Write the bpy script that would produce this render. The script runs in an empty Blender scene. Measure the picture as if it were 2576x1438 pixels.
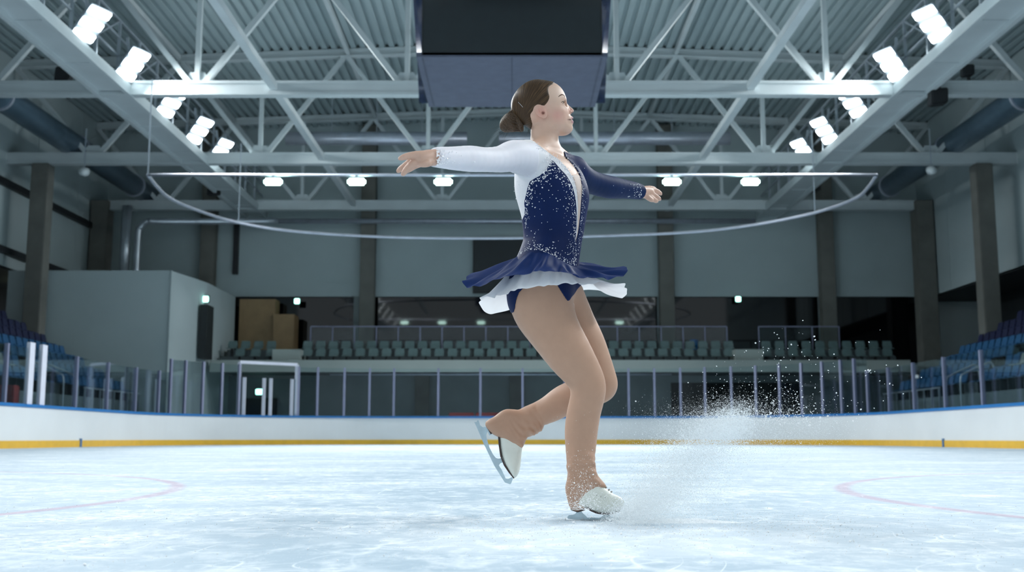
import bpy, bmesh, math, random
import numpy as np
from mathutils import Vector, Matrix
random.seed(7); RNG = np.random.default_rng(11)
C = bpy.context.scene.collection
F = 2750.0; TH = math.radians(7.91); CAMZ = 0.278
cT, sT = math.cos(TH), math.sin(TH)

# ---------------------------------------------------------------- measuring helpers
def ray(px, py):
    u = (px-1288)/F; v = (719-py)/F
    return np.array([u, cT-sT*v, sT+cT*v])
def at(px, py, Y):
    d = ray(px, py); k = Y/d[1]
    return np.array([d[0]*k, Y, CAMZ+d[2]*k])
def mpp(p):                       # metres per photo pixel at a point
    return (p[1]*cT+(p[2]-CAMZ)*sT)/F
def proj(P):
    X, Y, Z = P[..., 0], P[..., 1], P[..., 2]-CAMZ
    d = Y*cT+Z*sT
    return 1288+F*X/d, 719-F*(Z*cT-Y*sT)/d

# ---------------------------------------------------------------- materials
def mat(name, col, rough=.6, metal=0., spec=.5, var=.08, scale=3., bump=0., bscale=None, coat=0., sheen=0., sss=0., emit=None, estr=0., alpha=1., transl=0.):
    m = bpy.data.materials.new(name); m.use_nodes = True
    nt = m.node_tree; N, L = nt.nodes, nt.links
    b = N['Principled BSDF']; b.inputs['Roughness'].default_value = rough; b.inputs['Metallic'].default_value = metal
    b.inputs['Specular IOR Level'].default_value = spec
    b.inputs['Coat Weight'].default_value = coat
    b.inputs['Sheen Weight'].default_value = sheen
    if sss:
        b.inputs['Subsurface Weight'].default_value = sss; b.inputs['Subsurface Scale'].default_value = .004
        b.inputs['Subsurface Radius'].default_value = (1., .35, .2)
    tc = N.new('ShaderNodeTexCoord'); no = N.new('ShaderNodeTexNoise'); no.inputs['Scale'].default_value = scale; no.inputs['Detail'].default_value = 5
    L.new(tc.outputs['Object'], no.inputs['Vector'])
    mr = N.new('ShaderNodeMapRange'); mr.inputs['To Min'].default_value = 1-var; mr.inputs['To Max'].default_value = 1+var
    mr.inputs['From Min'].default_value = .3; mr.inputs['From Max'].default_value = .7
    L.new(no.outputs['Fac'], mr.inputs['Value'])
    mx = N.new('ShaderNodeVectorMath'); mx.operation = 'SCALE'; mx.inputs[0].default_value = col[:3]
    L.new(mr.outputs['Result'], mx.inputs['Scale'])
    L.new(mx.outputs['Vector'], b.inputs['Base Color'])
    if bump:
        n2 = N.new('ShaderNodeTexNoise'); n2.inputs['Scale'].default_value = bscale or scale*8; n2.inputs['Detail'].default_value = 4
        L.new(tc.outputs['Object'], n2.inputs['Vector'])
        bp = N.new('ShaderNodeBump'); bp.inputs['Strength'].default_value = bump; bp.inputs['Distance'].default_value = .01
        L.new(n2.outputs['Fac'], bp.inputs['Height']); L.new(bp.outputs['Normal'], b.inputs['Normal'])
    if emit: b.inputs['Emission Color'].default_value = (*emit, 1); b.inputs['Emission Strength'].default_value = estr
    out = N['Material Output']; sh = b.outputs['BSDF']
    if transl:
        t = N.new('ShaderNodeBsdfTranslucent'); L.new(mx.outputs['Vector'], t.inputs['Color'])
        ms = N.new('ShaderNodeMixShader'); ms.inputs[0].default_value = transl; L.new(sh, ms.inputs[1]); L.new(t.outputs[0], ms.inputs[2]); sh = ms.outputs[0]
    if alpha < 1:
        t = N.new('ShaderNodeBsdfTransparent')
        ms = N.new('ShaderNodeMixShader'); ms.inputs[0].default_value = alpha; L.new(t.outputs[0], ms.inputs[1]); L.new(sh, ms.inputs[2]); sh = ms.outputs[0]
    L.new(sh, out.inputs['Surface'])
    return m
def glassmat(name, tint=(.9, .95, .96), refl=1.4):
    m = bpy.data.materials.new(name); m.use_nodes = True; nt = m.node_tree; N, L = nt.nodes, nt.links
    N.remove(N['Principled BSDF'])
    t = N.new('ShaderNodeBsdfTransparent'); t.inputs[0].default_value = (*tint, 1)
    g = N.new('ShaderNodeBsdfGlossy'); g.inputs['Roughness'].default_value = .03; g.inputs['Color'].default_value = (.9, .95, 1, 1)
    fr = N.new('ShaderNodeFresnel'); fr.inputs['IOR'].default_value = refl
    no = N.new('ShaderNodeTexNoise'); no.inputs['Scale'].default_value = .7
    mu = N.new('ShaderNodeMath'); mu.operation = 'MULTIPLY'; L.new(fr.outputs[0], mu.inputs[0]); L.new(no.outputs['Fac'], mu.inputs[1])
    ms = N.new('ShaderNodeMixShader'); L.new(mu.outputs[0], ms.inputs[0]); L.new(t.outputs[0], ms.inputs[1]); L.new(g.outputs[0], ms.inputs[2])
    L.new(ms.outputs[0], N['Material Output'].inputs['Surface']); return m

# ---------------------------------------------------------------- object helpers
def link(name, me, m=None, parent=None, smooth=False):
    o = bpy.data.objects.new(name, me); C.objects.link(o)
    if m is not None:
        for k in (m if isinstance(m, (list, tuple)) else [m]): me.materials.append(k)
    if parent is not None: o.parent = parent
    if smooth: me.polygons.foreach_set('use_smooth', [True]*len(me.polygons))
    return o
def tag(o, label=None, cat=None, group=None, kind=None):
    if label: o['label'] = label
    if cat: o['category'] = cat
    if group: o['group'] = group
    if kind: o['kind'] = kind
    return o
def thing(name, loc, label, cat, group=None, rz=0.):
    o = bpy.data.objects.new(name, None); C.objects.link(o); o.location = [float(v) for v in loc]; o.rotation_euler = (0, 0, rz)
    o.empty_display_size = .1
    return tag(o, label, cat, group)
def copy_tree(o, loc=None, label=None, rz=None, group=None):
    r = o.copy(); C.objects.link(r)
    if loc is not None: r.location = loc
    if rz is not None: r.rotation_euler = (0, 0, rz)
    if label: r['label'] = label
    if group: r['group'] = group
    for ch in list(o.children):
        c = ch.copy(); C.objects.link(c); c.parent = r
        for g in list(ch.children):
            d = g.copy(); C.objects.link(d); d.parent = c
    return r
class MB:
    """collects simple solids into one mesh, coordinates relative to org"""
    def __init__(s, org=(0, 0, 0)): s.v = []; s.f = []; s.o = np.array(org, float)
    def add(s, vs, fs):
        b = len(s.v); s.v += [tuple(float(q) for q in (np.array(v, float)-s.o)) for v in vs]; s.f += [tuple(i+b for i in f) for f in fs]; return s
    def box(s, x0, x1, y0, y1, z0, z1):
        return s.add([(x0, y0, z0), (x1, y0, z0), (x1, y1, z0), (x0, y1, z0), (x0, y0, z1), (x1, y0, z1), (x1, y1, z1), (x0, y1, z1)],
                     [(0, 3, 2, 1), (4, 5, 6, 7), (0, 1, 5, 4), (1, 2, 6, 5), (2, 3, 7, 6), (3, 0, 4, 7)])
    def beam(s, a, b, w, h, up=(0, 0, 1)):
        a = Vector([float(q) for q in a]); b = Vector([float(q) for q in b]); d = (b-a).normalized(); u = Vector(up)
        if abs(d.dot(u)) > .98: u = Vector((0, 1, 0))
        r = d.cross(u).normalized(); u = r.cross(d).normalized()
        vs = []
        for p in (a, b):
            for i, j in ((-1, -1), (1, -1), (1, 1), (-1, 1)): vs.append(p+r*(w/2*i)+u*(h/2*j))
        return s.add(vs, [(3, 2, 1, 0), (4, 5, 6, 7), (0, 1, 5, 4), (1, 2, 6, 5), (2, 3, 7, 6), (3, 0, 4, 7)])
    def tube(s, pts, r, n=10, cap=True, closed=False):
        pts = [Vector([float(q) for q in p]) for p in pts]; rs = r if isinstance(r, (list, tuple, np.ndarray)) else [r]*len(pts)
        vs = []; fs = []; m = len(pts); pu = None
        for i, p in enumerate(pts):
            d = ((pts[(i+1) % m] if (closed or i < m-1) else p)-(pts[i-1] if (closed or i > 0) else p)).normalized()
            if pu is None: pu = Vector((0, 0, 1)) if abs(d.z) < .9 else Vector((1, 0, 0))
            rr = d.cross(pu).normalized(); pu = rr.cross(d).normalized()
            for k in range(n):
                a = 2*math.pi*k/n; vs.append(p+rr*(math.cos(a)*rs[i])+pu*(math.sin(a)*rs[i]))
        for i in range(m if closed else m-1):
            for k in range(n):
                a = i*n+k; b = i*n+(k+1) % n; e = ((i+1) % m)*n+(k+1) % n; g = ((i+1) % m)*n+k
                fs.append((a, b, e, g))
        if cap and not closed: fs += [tuple(range(n-1, -1, -1)), tuple((m-1)*n+k for k in range(n))]
        return s.add(vs, fs)
    def prism(s, poly, off0, off1):
        """poly: 3-D loop; extruded from off0 to off1 (vectors)"""
        n = len(poly); o0 = np.array(off0, float); o1 = np.array(off1, float)
        vs = [np.array(p)+o0 for p in poly]+[np.array(p)+o1 for p in poly]
        fs = [tuple(range(n-1, -1, -1)), tuple(range(n, 2*n))]+[(i, (i+1) % n, n+(i+1) % n, n+i) for i in range(n)]
        return s.add(vs, fs)
    def mesh(s, name, bevel=0.):
        me = bpy.data.meshes.new(name); me.from_pydata(s.v, [], s.f); 
        bm = bmesh.new(); bm.from_mesh(me); bmesh.ops.recalc_face_normals(bm, faces=bm.faces)
        if bevel: bmesh.ops.bevel(bm, geom=list(bm.edges), offset=bevel, segments=2, affect='EDGES', clamp_overlap=True)
        bm.to_mesh(me); bm.free(); me.update(); return me
    def build(s, name, m, parent=None, smooth=False, bevel=0.):
        return link(name, s.mesh(name, bevel), m, parent, smooth)
def autosmooth(o, ang=40):
    me = o.data
    bm = bmesh.new(); bm.from_mesh(me)
    for f in bm.faces: f.smooth = True
    for e in bm.edges:
        if len(e.link_faces) == 2 and e.calc_face_angle(0) > math.radians(ang): e.smooth = False
    bm.to_mesh(me); bm.free()
def cat(P, n=6):
    P = [np.array(p, float) for p in P]; out = []
    for i in range(len(P)-1):
        a = P[max(i-1, 0)]; b = P[i]; c = P[i+1]; d = P[min(i+2, len(P)-1)]
        for k in range(n):
            t = k/n; out.append(.5*((2*b)+(c-a)*t+(2*a-5*b+4*c-d)*t*t+(-a+3*b-3*c+d)*t**3))
    out.append(P[-1]); return out
FLOODW = 125.; FLOODB = 150.; WORLDS = .66; EXPO = .5
# ================================================================= THE HALL
M = dict(
 white_steel=mat('painted_white_steel', (.56, .63, .65), .45, var=.06, scale=.8),
 steel_dim=mat('galvanised_steel', (.5, .56, .62), .3, metal=.6, var=.1, scale=2),
 deck=mat('ribbed_roof_deck', (.42, .52, .54), .5, metal=.2, var=.06, scale=.3),
 wall=mat('grey_wall_panel', (.42, .51, .525), .75, var=.05, scale=.35),
 wall_low=mat('concrete_grey', (.24, .29, .30), .8, var=.12, scale=.6, bump=.1),
 col=mat('concrete_column', (.155, .16, .145), .85, var=.15, scale=1.2, bump=.2),
 dark=mat('dark_opening', (.012, .017, .019), .6, var=.2),
 black=mat('black_metal', (.012, .015, .018), .5, var=.2),
 duct=mat('dark_blue_duct', (.10, .17, .23), .35, metal=.5, var=.1),
 duct_silver=mat('silver_duct', (.50, .55, .64), .38, metal=.6, var=.08),
 board=mat('white_rink_board', (.80, .83, .84), .28, var=.04, scale=.5, coat=.3),
 cap=mat('blue_board_cap', (.015, .17, .47), .35, var=.08),
 kick=mat('yellow_kick_plate', (.80, .47, .035), .35, var=.06),
 marker=mat('blue_marker', (.03, .15, .35), .4),
 post=mat('lavender_aluminium_post', (.25, .27, .39), .4, metal=.3, var=.05),
 post_w=mat('white_post', (.72, .74, .84), .4, var=.04),
 glass=glassmat('rink_glass'),
 seat_blue=mat('blue_seat_plastic', (.012, .075, .18), .4, var=.1, scale=6),
 seat_navy_shaded=mat('shaded_navy_seat_plastic', (.004, .007, .042), .5, var=.1, scale=6),  # navy darkened to carry the shade over the upper rows
 seat_grey=mat('grey_green_seat_plastic', (.10, .165, .17), .45, var=.1, scale=6),
 seat_pale=mat('pale_grey_seat_plastic', (.17, .22, .22), .5, var=.15, scale=6),
 step=mat('stand_concrete', (.10, .13, .14), .85, var=.1, scale=1.),
 fascia=mat('pale_green_fascia', (.36, .42, .40), .6, var=.06, scale=.5),
 wood=mat('tan_plywood', (.30, .20, .10), .6, var=.12, scale=1.5),
 screen=mat('dead_screen', (.013, .02, .024), .45, var=.1),
 screen_side=mat('navy_gloss_panel', (.01, .02, .06), .15, var=.1, coat=.6),
 under=mat('grey_fabric_cover', (.085, .10, .145), .8, var=.08, scale=3, bump=.2),
 winglass=mat('black_window_glass', (.003, .004, .005), .04, spec=.5, var=.2),
 exitm=mat('lit_exit_sign', (.5, .9, .8), .4, emit=(.45, 1., .85), estr=2.6),
 warm=mat('lit_ceiling_lamp', (.9, .95, .6), .4, emit=(.85, 1., .6), estr=6),
 brownish=mat('brown_lit_band', (.06, .035, .022), .7),
 red=mat('red_plastic', (.25, .03, .03), .5),
)
LED = mat('white_led_panel', (1, 1, 1), .4, var=0, emit=(.86, .97, 1.), estr=6)
LED.cycles.emission_sampling = 'NONE'
LEDG = mat('green_white_led', (1, 1, 1), .4, var=0, emit=(.62, 1., .88), estr=9)

def Zc(z): return CAMZ+z
CH = Zc(12.0)                # height of the truss bottom chords
def roof(x): return CH+5.05-.035*abs(x)
HW = 21.9                    # half width of the hall
TY = [7.9, 17.5, 27.1, 36.7, 46.3, 55.9]

# --- ice
def ice_material():
    m = bpy.data.materials.new('scratched_ice'); m.use_nodes = True; nt = m.node_tree; N, L = nt.nodes, nt.links
    b = N['Principled BSDF']
    tc = N.new('ShaderNodeTexCoord')
    def noise(scale, detail=4, rough=.5, sc=(1, 1, 1), dist=0., rot=0.):
        mp = N.new('ShaderNodeMapping'); mp.inputs['Scale'].default_value = sc; mp.inputs['Rotation'].default_value = (0, 0, rot)
        L.new(tc.outputs['Object'], mp.inputs['Vector'])
        n = N.new('ShaderNodeTexNoise'); n.inputs['Scale'].default_value = scale; n.inputs['Detail'].default_value = detail
        n.inputs['Roughness'].default_value = rough; n.inputs['Distortion'].default_value = dist
        L.new(mp.outputs[0], n.inputs['Vector']); return n.outputs['Fac']
    def mr(v, a, c, lo=0., hi=1.):
        r = N.new('ShaderNodeMapRange'); r.inputs['From Min'].default_value = a; r.inputs['From Max'].default_value = c
        r.inputs['To Min'].default_value = lo; r.inputs['To Max'].default_value = hi; L.new(v, r.inputs['Value']); return r.outputs[0]
    def math_(op, a, c=None):
        r = N.new('ShaderNodeMath'); r.operation = op
        for i, v in enumerate((a, c)):
            if v is None: continue
            if isinstance(v, (int, float)): r.inputs[i].default_value = v
            else: L.new(v, r.inputs[i])
        return r.outputs[0]
    patch = mr(noise(1.1, 5, .62, (.55, .9, 1), .8), .44, .66)          # frosted, skated areas
    fine = mr(noise(9, 4, .7, (1, .6, 1), .3), .48, .72)
    # skate scratches: thin level lines of distorted noise, in two directions
    scr = None
    for sc, s, r, w in ((2.2, (.35, 1, 1), .5, .012), (3.1, (1, .4, 1), -.35, .010), (5.0, (.5, 1, 1), 1.2, .014), (1.3, (1, 1, 1), .1, .006)):
        n = noise(sc, 1, .4, s, .9, r)
        l = mr(math_('ABSOLUTE', math_('SUBTRACT', n, .5)), 0., w, 1., 0.)
        scr = l if scr is None else math_('MAXIMUM', scr, l)
    scr = math_('MULTIPLY', scr, mr(noise(2.3, 3), .4, .62))
    snow = math_('MAXIMUM', math_('MULTIPLY', patch, mr(noise(22, 3, .8), .38, .6)), math_('MULTIPLY', scr, .8))
    speck = mr(noise(70, 2, .6), .66, .72)
    snow = math_('MAXIMUM', snow, math_('MULTIPLY', speck, mr(noise(3, 3), .45, .6)))
    # shaved snow dusted over the ice where she skates
    q = N.new('ShaderNodeSeparateXYZ'); L.new(tc.outputs['Object'], q.inputs[0])
    ex = math_('DIVIDE', math_('SUBTRACT', q.outputs[0], .28), .75); ey = math_('DIVIDE', math_('SUBTRACT', q.outputs[1], 3.15), .65)
    ds = mr(math_('ADD', math_('ADD', math_('MULTIPLY', ex, ex), math_('MULTIPLY', ey, ey)), mr(noise(3.5, 4, .6), .3, .7, -.5, .5)), .1, 1.3, .5, 0.)
    snow = math_('MAXIMUM', snow, ds)
    rs = N.new('ShaderNodeMix'); rs.data_type = 'RGBA'; rs.inputs['A'].default_value = (.41, .52, .61, 1); rs.inputs['B'].default_value = (.84, .89, .93, 1)
    L.new(mr(math_('ADD', snow, math_('MULTIPLY', fine, .55)), .0, .95), rs.inputs['Factor'])
    # red face-off circles painted under the ice
    sp = N.new('ShaderNodeSeparateXYZ'); L.new(tc.outputs['Object'], sp.inputs[0])
    ring = None
    for cx, cy in ((6.18, 5.0), (-6.25, 5.15)):
        dx = math_('SUBTRACT', sp.outputs[0], cx); dy = math_('SUBTRACT', sp.outputs[1], cy)
        d = math_('SQRT', math_('ADD', math_('MULTIPLY', dx, dx), math_('MULTIPLY', dy, dy)))
        k = mr(math_('ABSOLUTE', math_('SUBTRACT', d, 4.5)), .02, .06, 1., 0.)
        ring = k if ring is None else math_('MAXIMUM', ring, k)
    ring = math_('MULTIPLY', ring, mr(snow, .1, .9, .38, .08))
    rr = N.new('ShaderNodeMix'); rr.data_type = 'RGBA'; rr.inputs['B'].default_value = (.42, .13, .24, 1)
    L.new(rs.outputs['Result'], rr.inputs['A']); L.new(ring, rr.inputs['Factor'])
    L.new(rr.outputs['Result'], b.inputs['Base Color'])
    L.new(mr(math_('ADD', snow, math_('MULTIPLY', fine, .3)), 0., 1., .6, .95), b.inputs['Roughness'])
    b.inputs['Specular IOR Level'].default_value = .08
    bp = N.new('ShaderNodeBump'); bp.inputs['Strength'].default_value = .35; bp.inputs['Distance'].default_value = .006
    L.new(noise(14, 3, .6), bp.inputs['Height']); L.new(bp.outputs[0], b.inputs['Normal'])
    return m
MB().box(-HW-4, HW+4, -8, 62, -.3, 0).build('floor', ice_material())['kind'] = 'structure'
bpy.data.objects['floor']['label'] = 'scratched pale blue ice of the rink with faint red circles'

# --- roof deck: ribbed sheet running the length of the hall
def deck():
    pr = []; x = -HW-.3; p = .42
    while x < HW+.3:
        for dx, dz in ((0, 0), (.23, 0), (.26, .15), (.39, .15)): pr.append((x+dx, roof(x+dx)+.16+dz))
        x += p
    v = []; f = []
    for (x, z) in pr: v += [(x, -6, z), (x, 60, z), (x, -6, z+.02), (x, 60, z+.02)]
    for i in range(len(pr)-1):
        a = i*4; b = a+4; f += [(a, b, b+1, a+1), (a+2, a+3, b+3, b+2)]
    m = MB(); m.add(v, f); return m.build('ceiling', M['deck'])
deck()['kind'] = 'structure'
MB().box(-HW-.5, HW+.5, -6, 60, roof(0)+.6, roof(0)+.75).build('ceiling_top', M['dark'])['kind'] = 'structure'

# --- walls
def struct(o): o['kind'] = 'structure'; return o
WB = 58.0; zl = 7.75
w = MB(); w.box(-HW-3.3, HW+3.3, WB, WB+.3, zl, 18); w.box(-HW, HW, WB-.12, WB, zl, zl+.75); w.box(HW, HW+3.3, WB, WB+.3, 0, zl)
struct(w.build('wall_back', M['wall']))
w = MB(); w.box(-HW, HW, WB+.0, WB+.3, 3.6, 4.1)
for x in (-16.9, -8.2, 8.0, 16.6): w.box(x-.25, x+.25, WB-.05, WB+.3, 4.1, zl)
struct(w.build('trim_1', M['wall_low']))
k = 1
for a, b in ((-HW, -16.9), (-16.9, -8.2), (-8.2, 8.0), (8.0, 16.6), (16.6, HW)):
    o = struct(MB().box(a+.25, b-.25, WB+.05, WB+.12, 4.1, zl).build('window_%d' % k, M['winglass'])); k += 1
    o['label'] = 'black reflecting window band at the back of the balcony'
struct(MB().box(-HW, HW, WB+1.5, WB+1.8, 3.0, zl).build('wall_behind_windows', M['brownish']))
for s, nm in ((-1, 'left'), (1, 'right')):
    x = s*HW
    w = MB(); w.box(min(x, x+s*.3), max(x, x+s*.3), 5, WB+.3, 7.55, 18)
    for q in range(12): 
        yy = 6+q*4.8; w.box(min(x-s*.02, x), max(x-s*.02, x), yy, yy+4.74, 7.6, 17.9)
    struct(w.build('wall_%s' % nm, M['wall']))
    w = MB(); w.box(min(x+s*3, x+s*3.2), max(x+s*3, x+s*3.2), 5, WB, 0, 7.8); w.box(min(x, x+s*3.2), max(x, x+s*3.2), 5, WB+.3, 7.5, 7.6)
    struct(w.build('wall_%s_recess' % nm, M['dark']))  # near-black colour stands in for the unlit space of the recess
# concourse band behind the left stand, brownish with a warm lamp
struct(MB().box(-HW-2.9, -HW-2.6, 38, 50, 4.8, 6.6).build('trim_2', mat('dim_concourse', (.15, .14, .13), .8)))
# lower back wall under the balcony
w = MB(); w.box(-17.5, 8.0, 55.2, 55.5, 0, 3.4); w.box(14.6, 20, 55.2, 55.5, 0, 3.4); w.box(8.0, 14.6, 55.2, 55.5, 3.05, 3.4)
struct(w.build('wall_back_lower', M['wall_low']))
struct(MB().box(7.5, 15, 57, 57.2, 0, 3.4).build('wall_back_opening', M['dark']))
for i, (px) in enumerate((1062, 1300)):
    p = at(px, 1000, 55.0); struct(MB().box(p[0]-.35, p[0]+.35, 54.9, 55.2, 0, 3.4).build('trim_%d' % (3+i), M['col']))
p = at(655, 1000, 55.1)
d = struct(MB().box(p[0]-.75, p[0]+.85, 55.02, 55.2, 0, 2.25).build('door_1', M['dark'])); d['label'] = 'dark double door under the balcony below the lit exit sign'
MB().box(p[0]-.02, p[0]+.02, 55.0, 55.02, 0, 2.2).build('door_seam', M['black'], d)
# grey room block at the back left
b0, b1 = at(112, 680, 47), at(430, 680, 47); b2 = at(530, 712, 51)
w = MB(); zt = b1[2]
w.prism([(-HW, 47, 0), (b1[0], 47, 0), (b1[0]+.55, 50.8, 0), (b1[0]+.55, 56, 0), (-HW, 56, 0)], (0, 0, 0), (0, 0, zt))
w.prism([(b1[0]+.01, 46.95, 0), (b1[0]+.05, 46.95, 0), (b1[0]+.05, 47.0, 0), (b1[0]+.01, 47, 0)], (0, 0, 0), (0, 0, zt))
struct(w.build('wall_block', M['wall']))
# columns
def column(x, y, w_, d_, z0, z1, label):
    o = MB((x, y, z0)).box(x-w_/2, x+w_/2, y-d_/2, y+d_/2, z0, z1).build('concrete_column', M['col'], bevel=.03)
    o.location = (x, y, z0); tag(o, label, 'column', 'concrete columns', 'structure')
for px, lb in ((522, 'at the back wall beside the grey block'), (925, 'left of the black wall screen'), (1676, 'right of the skater by the window lights'), (2080, 'behind the balcony seats, right')):
    p = at(px, 700, 57.4); column(p[0], 57.4, .78, .6, 4.66 if px > 600 else zt, 17, 'grey concrete column '+lb)
for s in (-1, 1):
    column(s*21.35, 55.9, .9, .9, 0, CH+.2, 'grey concrete column in the back %s corner' % ('left' if s < 0 else 'right'))
    column(s*20.35, 46.3, .72, .72, 0, CH-.26, 'grey concrete column rising out of the %s stand' % ('left' if s < 0 else 'right'))
    column(s*20.35, 36.7, .72, .72, 5.1, CH-.2, 'grey concrete column under the nearest truss, %s side' % ('left' if s < 0 else 'right'))
# dark rails on the left wall
for i, (a, b) in enumerate((((0, 452), (105, 500)), ((0, 625), (80, 655)))):
    d = ray(*a); kx = -(HW-.15)/d[0]; A = np.array([-(HW-.15), d[1]*kx, CAMZ+d[2]*kx])
    o = MB((A[0], A[1], A[2])).beam((A[0], 34, A[2]), (A[0], 55.4, A[2]), .22, .28).build('wall_rail', M['black'])
    o.location = A; tag(o, 'dark pipe running along the left side wall, %s of the two' % ('upper' if i == 0 else 'lower'), 'pipe')

# --- roof trusses
def truss(y, label):
    r = thing('roof_truss', (0, y, CH), label, 'truss', 'white roof trusses')
    org = (0, y, CH); W = M['white_steel']
    m = MB(org); m.box(-HW, HW, y-.17, y+.17, CH-.15, CH+.15); m.box(-HW, HW, y-.2, y+.2, CH-.25, CH-.15); m.box(-HW, HW, y-.2, y+.2, CH+.15, CH+.25)
    m.build('bottom_chord', W, r)
    m = MB(org)
    for s in (-1, 1):
        for zo, h, ww in ((.0, .3, .12), (-.16, .06, .34), (.13, .05, .34)):
            m.beam((0, y, roof(0)+zo-.02), (s*HW, y, roof(HW)+zo-.02), ww, h)
    m.build('top_chord', W, r)
    nodes = [-18.2, -10.95, -3.65, 3.65, 10.95, 18.2]
    for xb in nodes:
        for xt in (xb-3.65, xb+3.65):
            if abs(xt) > HW: xt = math.copysign(HW-.2, xt)
            MB(org).beam((xb+(.25 if xt > xb else -.25), y, CH+.2), (xt, y, roof(xt)-.1), .19, .19, (0, 1, 0)).build('diagonal', W, r)
        if abs(xb) < 12: MB(org).beam((xb, y, CH+.2), (xb, y, roof(xb)-.1), .17, .17).build('vertical', W, r)
        MB(org).prism([(xb-.5, y, CH+.2), (xb+.5, y, CH+.2), (xb+.25, y, CH+.6), (xb-.25, y, CH+.6)], (0, -.03, 0), (0, .03, 0)).build('gusset', W, r)
    return r
tl = {7.9: 'behind and above the camera', 17.5: 'over mid ice', 27.1: 'just in front of the hanging scoreboard', 36.7: 'nearest in view, behind the scoreboard', 46.3: 'middle one in view, behind the head', 55.9: 'farthest one by the back wall'}
for y in TY[2:]: truss(y, 'white steel roof truss '+tl[y])
def lbeam(x, z, w_, h, y0, y1, name, label, group=None, m=None):
    o = MB((x, y0, z)).box(x-w_/2, x+w_/2, y0, y1, z-h/2, z+h/2).build(name, m or M['white_steel']); o.location = (x, y0, z)
    return tag(o, label, 'beam', group)
for s, nm in ((-1, 'left'), (1, 'right')):
    lbeam(s*8.25, CH+.05, .26, .24, 10, 57.05, 'longitudinal_brace', 'long white steel brace running towards the %s of the scoreboard' % nm, 'longitudinal braces')
    for xx in (7.2, 14.6): lbeam(s*xx, roof(xx)-.02, .16, .22, 10, WB, 'roof_purlin', 'slim white purlin under the roof deck, %s %s of the hall' % ('inner' if xx < 10 else 'outer', nm), 'roof purlins')
    # catwalk girder
    x = s*13.8; r = thing('catwalk_girder', (x, 10, CH), 'wide white catwalk girder carrying the %s floodlights' % nm, 'girder', 'catwalk girders'); org = (x, 10, CH)
    m = MB(org); m.box(x-.5, x+.5, -6, WB, CH-.12, CH+.05)
    for q in range(13): m.box(x-.5, x+.5, 12+q*3.6, 12.12+q*3.6, CH-.15, CH-.1)
    m.build('deck_plate', M['white_steel'], r)
    for e in (-.55, .55): MB(org).box(x+e-.07, x+e+.07, -6, WB, CH-.28, CH+.08).build('side_flange', M['white_steel'], r)
    xi = x-s*.32
    for zz in (.95, 1.6, 2.2): MB(org).beam((xi, 10, CH+zz), (xi, WB, CH+zz), .07, .07).build('rail', M['steel_dim'], r)
    for q in range(16):
        yy = 26+q*2.0; MB(org).beam((xi, yy, CH+.3), (xi, yy, CH+2.2), .09, .09).build('rail_post', M['steel_dim'], r)
    for q in range(8):
        yy = 26+q*4.0; MB(org).beam((xi, yy, CH+.95), (xi, yy+2, CH+2.2), .05, .05).build('rail_brace', M['steel_dim'], r)
    # big dark duct
    x = s*19.3; z = CH+.75
    r = thing('ventilation_duct', (x, 20, z), 'thick dark blue round duct along the %s side of the roof' % nm, 'duct', 'side ventilation ducts'); org = (x, 20, z)
    MB(org).tube([(x, 20, z), (x, WB-1, z)], .52, 24).build('duct_shell', M['duct'], r, smooth=True)
    for q in range(4): MB(org).tube([(x, 32.3+q*7.4, z), (x, 32.45+q*7.4, z)], .58, 24).build('silver_band', M['duct_silver'], r, smooth=False)

# --- floodlights
FY = [32.3, 36.0, 40.3, 44.1, 47.4]
def area(loc, u, n, size, power, col=(.95, .985, 1.)):
    n = -np.array(n)
    y_ = np.cross(n, u); y_ /= np.linalg.norm(y_)
    L = bpy.data.lights.new('flood_light', 'AREA'); L.energy = power; L.shape = 'RECTANGLE'; L.size = size[0]; L.size_y = size[1]; L.color = col; L.spread = math.radians(112)
    o = bpy.data.objects.new('flood_light', L); C.objects.link(o); o.location = loc
    m3 = Matrix([[float(u[i]), float(y_[i]), float(n[i])] for i in range(3)]); o.rotation_euler = m3.to_euler(); return o
def flood(s, y, lit=True):
    c = np.array([s*12.95, y, CAMZ+12.62])
    u = np.array([s*-.34, .70, 0]); u /= np.linalg.norm(u)
    v = np.array([s*-.40, 0, -.60]) * np.array([-s*s*1., 1, 1]) if False else np.array([s*.36, 0, -.57]); v /= np.linalg.norm(v)
    n = np.cross(u, v); n /= np.linalg.norm(n)
    if n[2] > 0: n = -n
    nm = 'left' if s < 0 else 'right'
    r = thing('ceiling_floodlight', c, '', 'floodlight', 'led floodlights on the catwalks')
    m = MB(c)
    def slab(mb, cc, hu, hv, hn):
        vs = []
        for k in (-1, 1):
            for i, j in ((-1, -1), (1, -1), (1, 1), (-1, 1)): vs.append(cc+u*hu*i+v*hv*j+n*hn*k)
        mb.add(vs, [(3, 2, 1, 0), (4, 5, 6, 7), (0, 1, 5, 4), (1, 2, 6, 5), (2, 3, 7, 6), (3, 0, 4, 7)])
    slab(m, c-n*.10, .42, .62, .05); m.build('housing', M['steel_dim'], r)
    MB(c).beam(c-n*.15, (s*13.2, y, CH+1.6), .08, .08).build('bracket', M['steel_dim'], r)
    for k in (-1, 0, 1):
        m = MB(c); slab(m, c+v*k*.43, .38, .14, .045); m.build('led_bar', LED, r, bevel=.03)
        if k == 0 or y in FY:
            q = y in FY; area(c+v*k*.43+n*.06, u, n, (.68, .23 if q else .95), FLOODW if q else FLOODB)
    return r, c, n
lights = []
names = ['nearest', 'second', 'third, half hidden', 'fourth', 'farthest']
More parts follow.
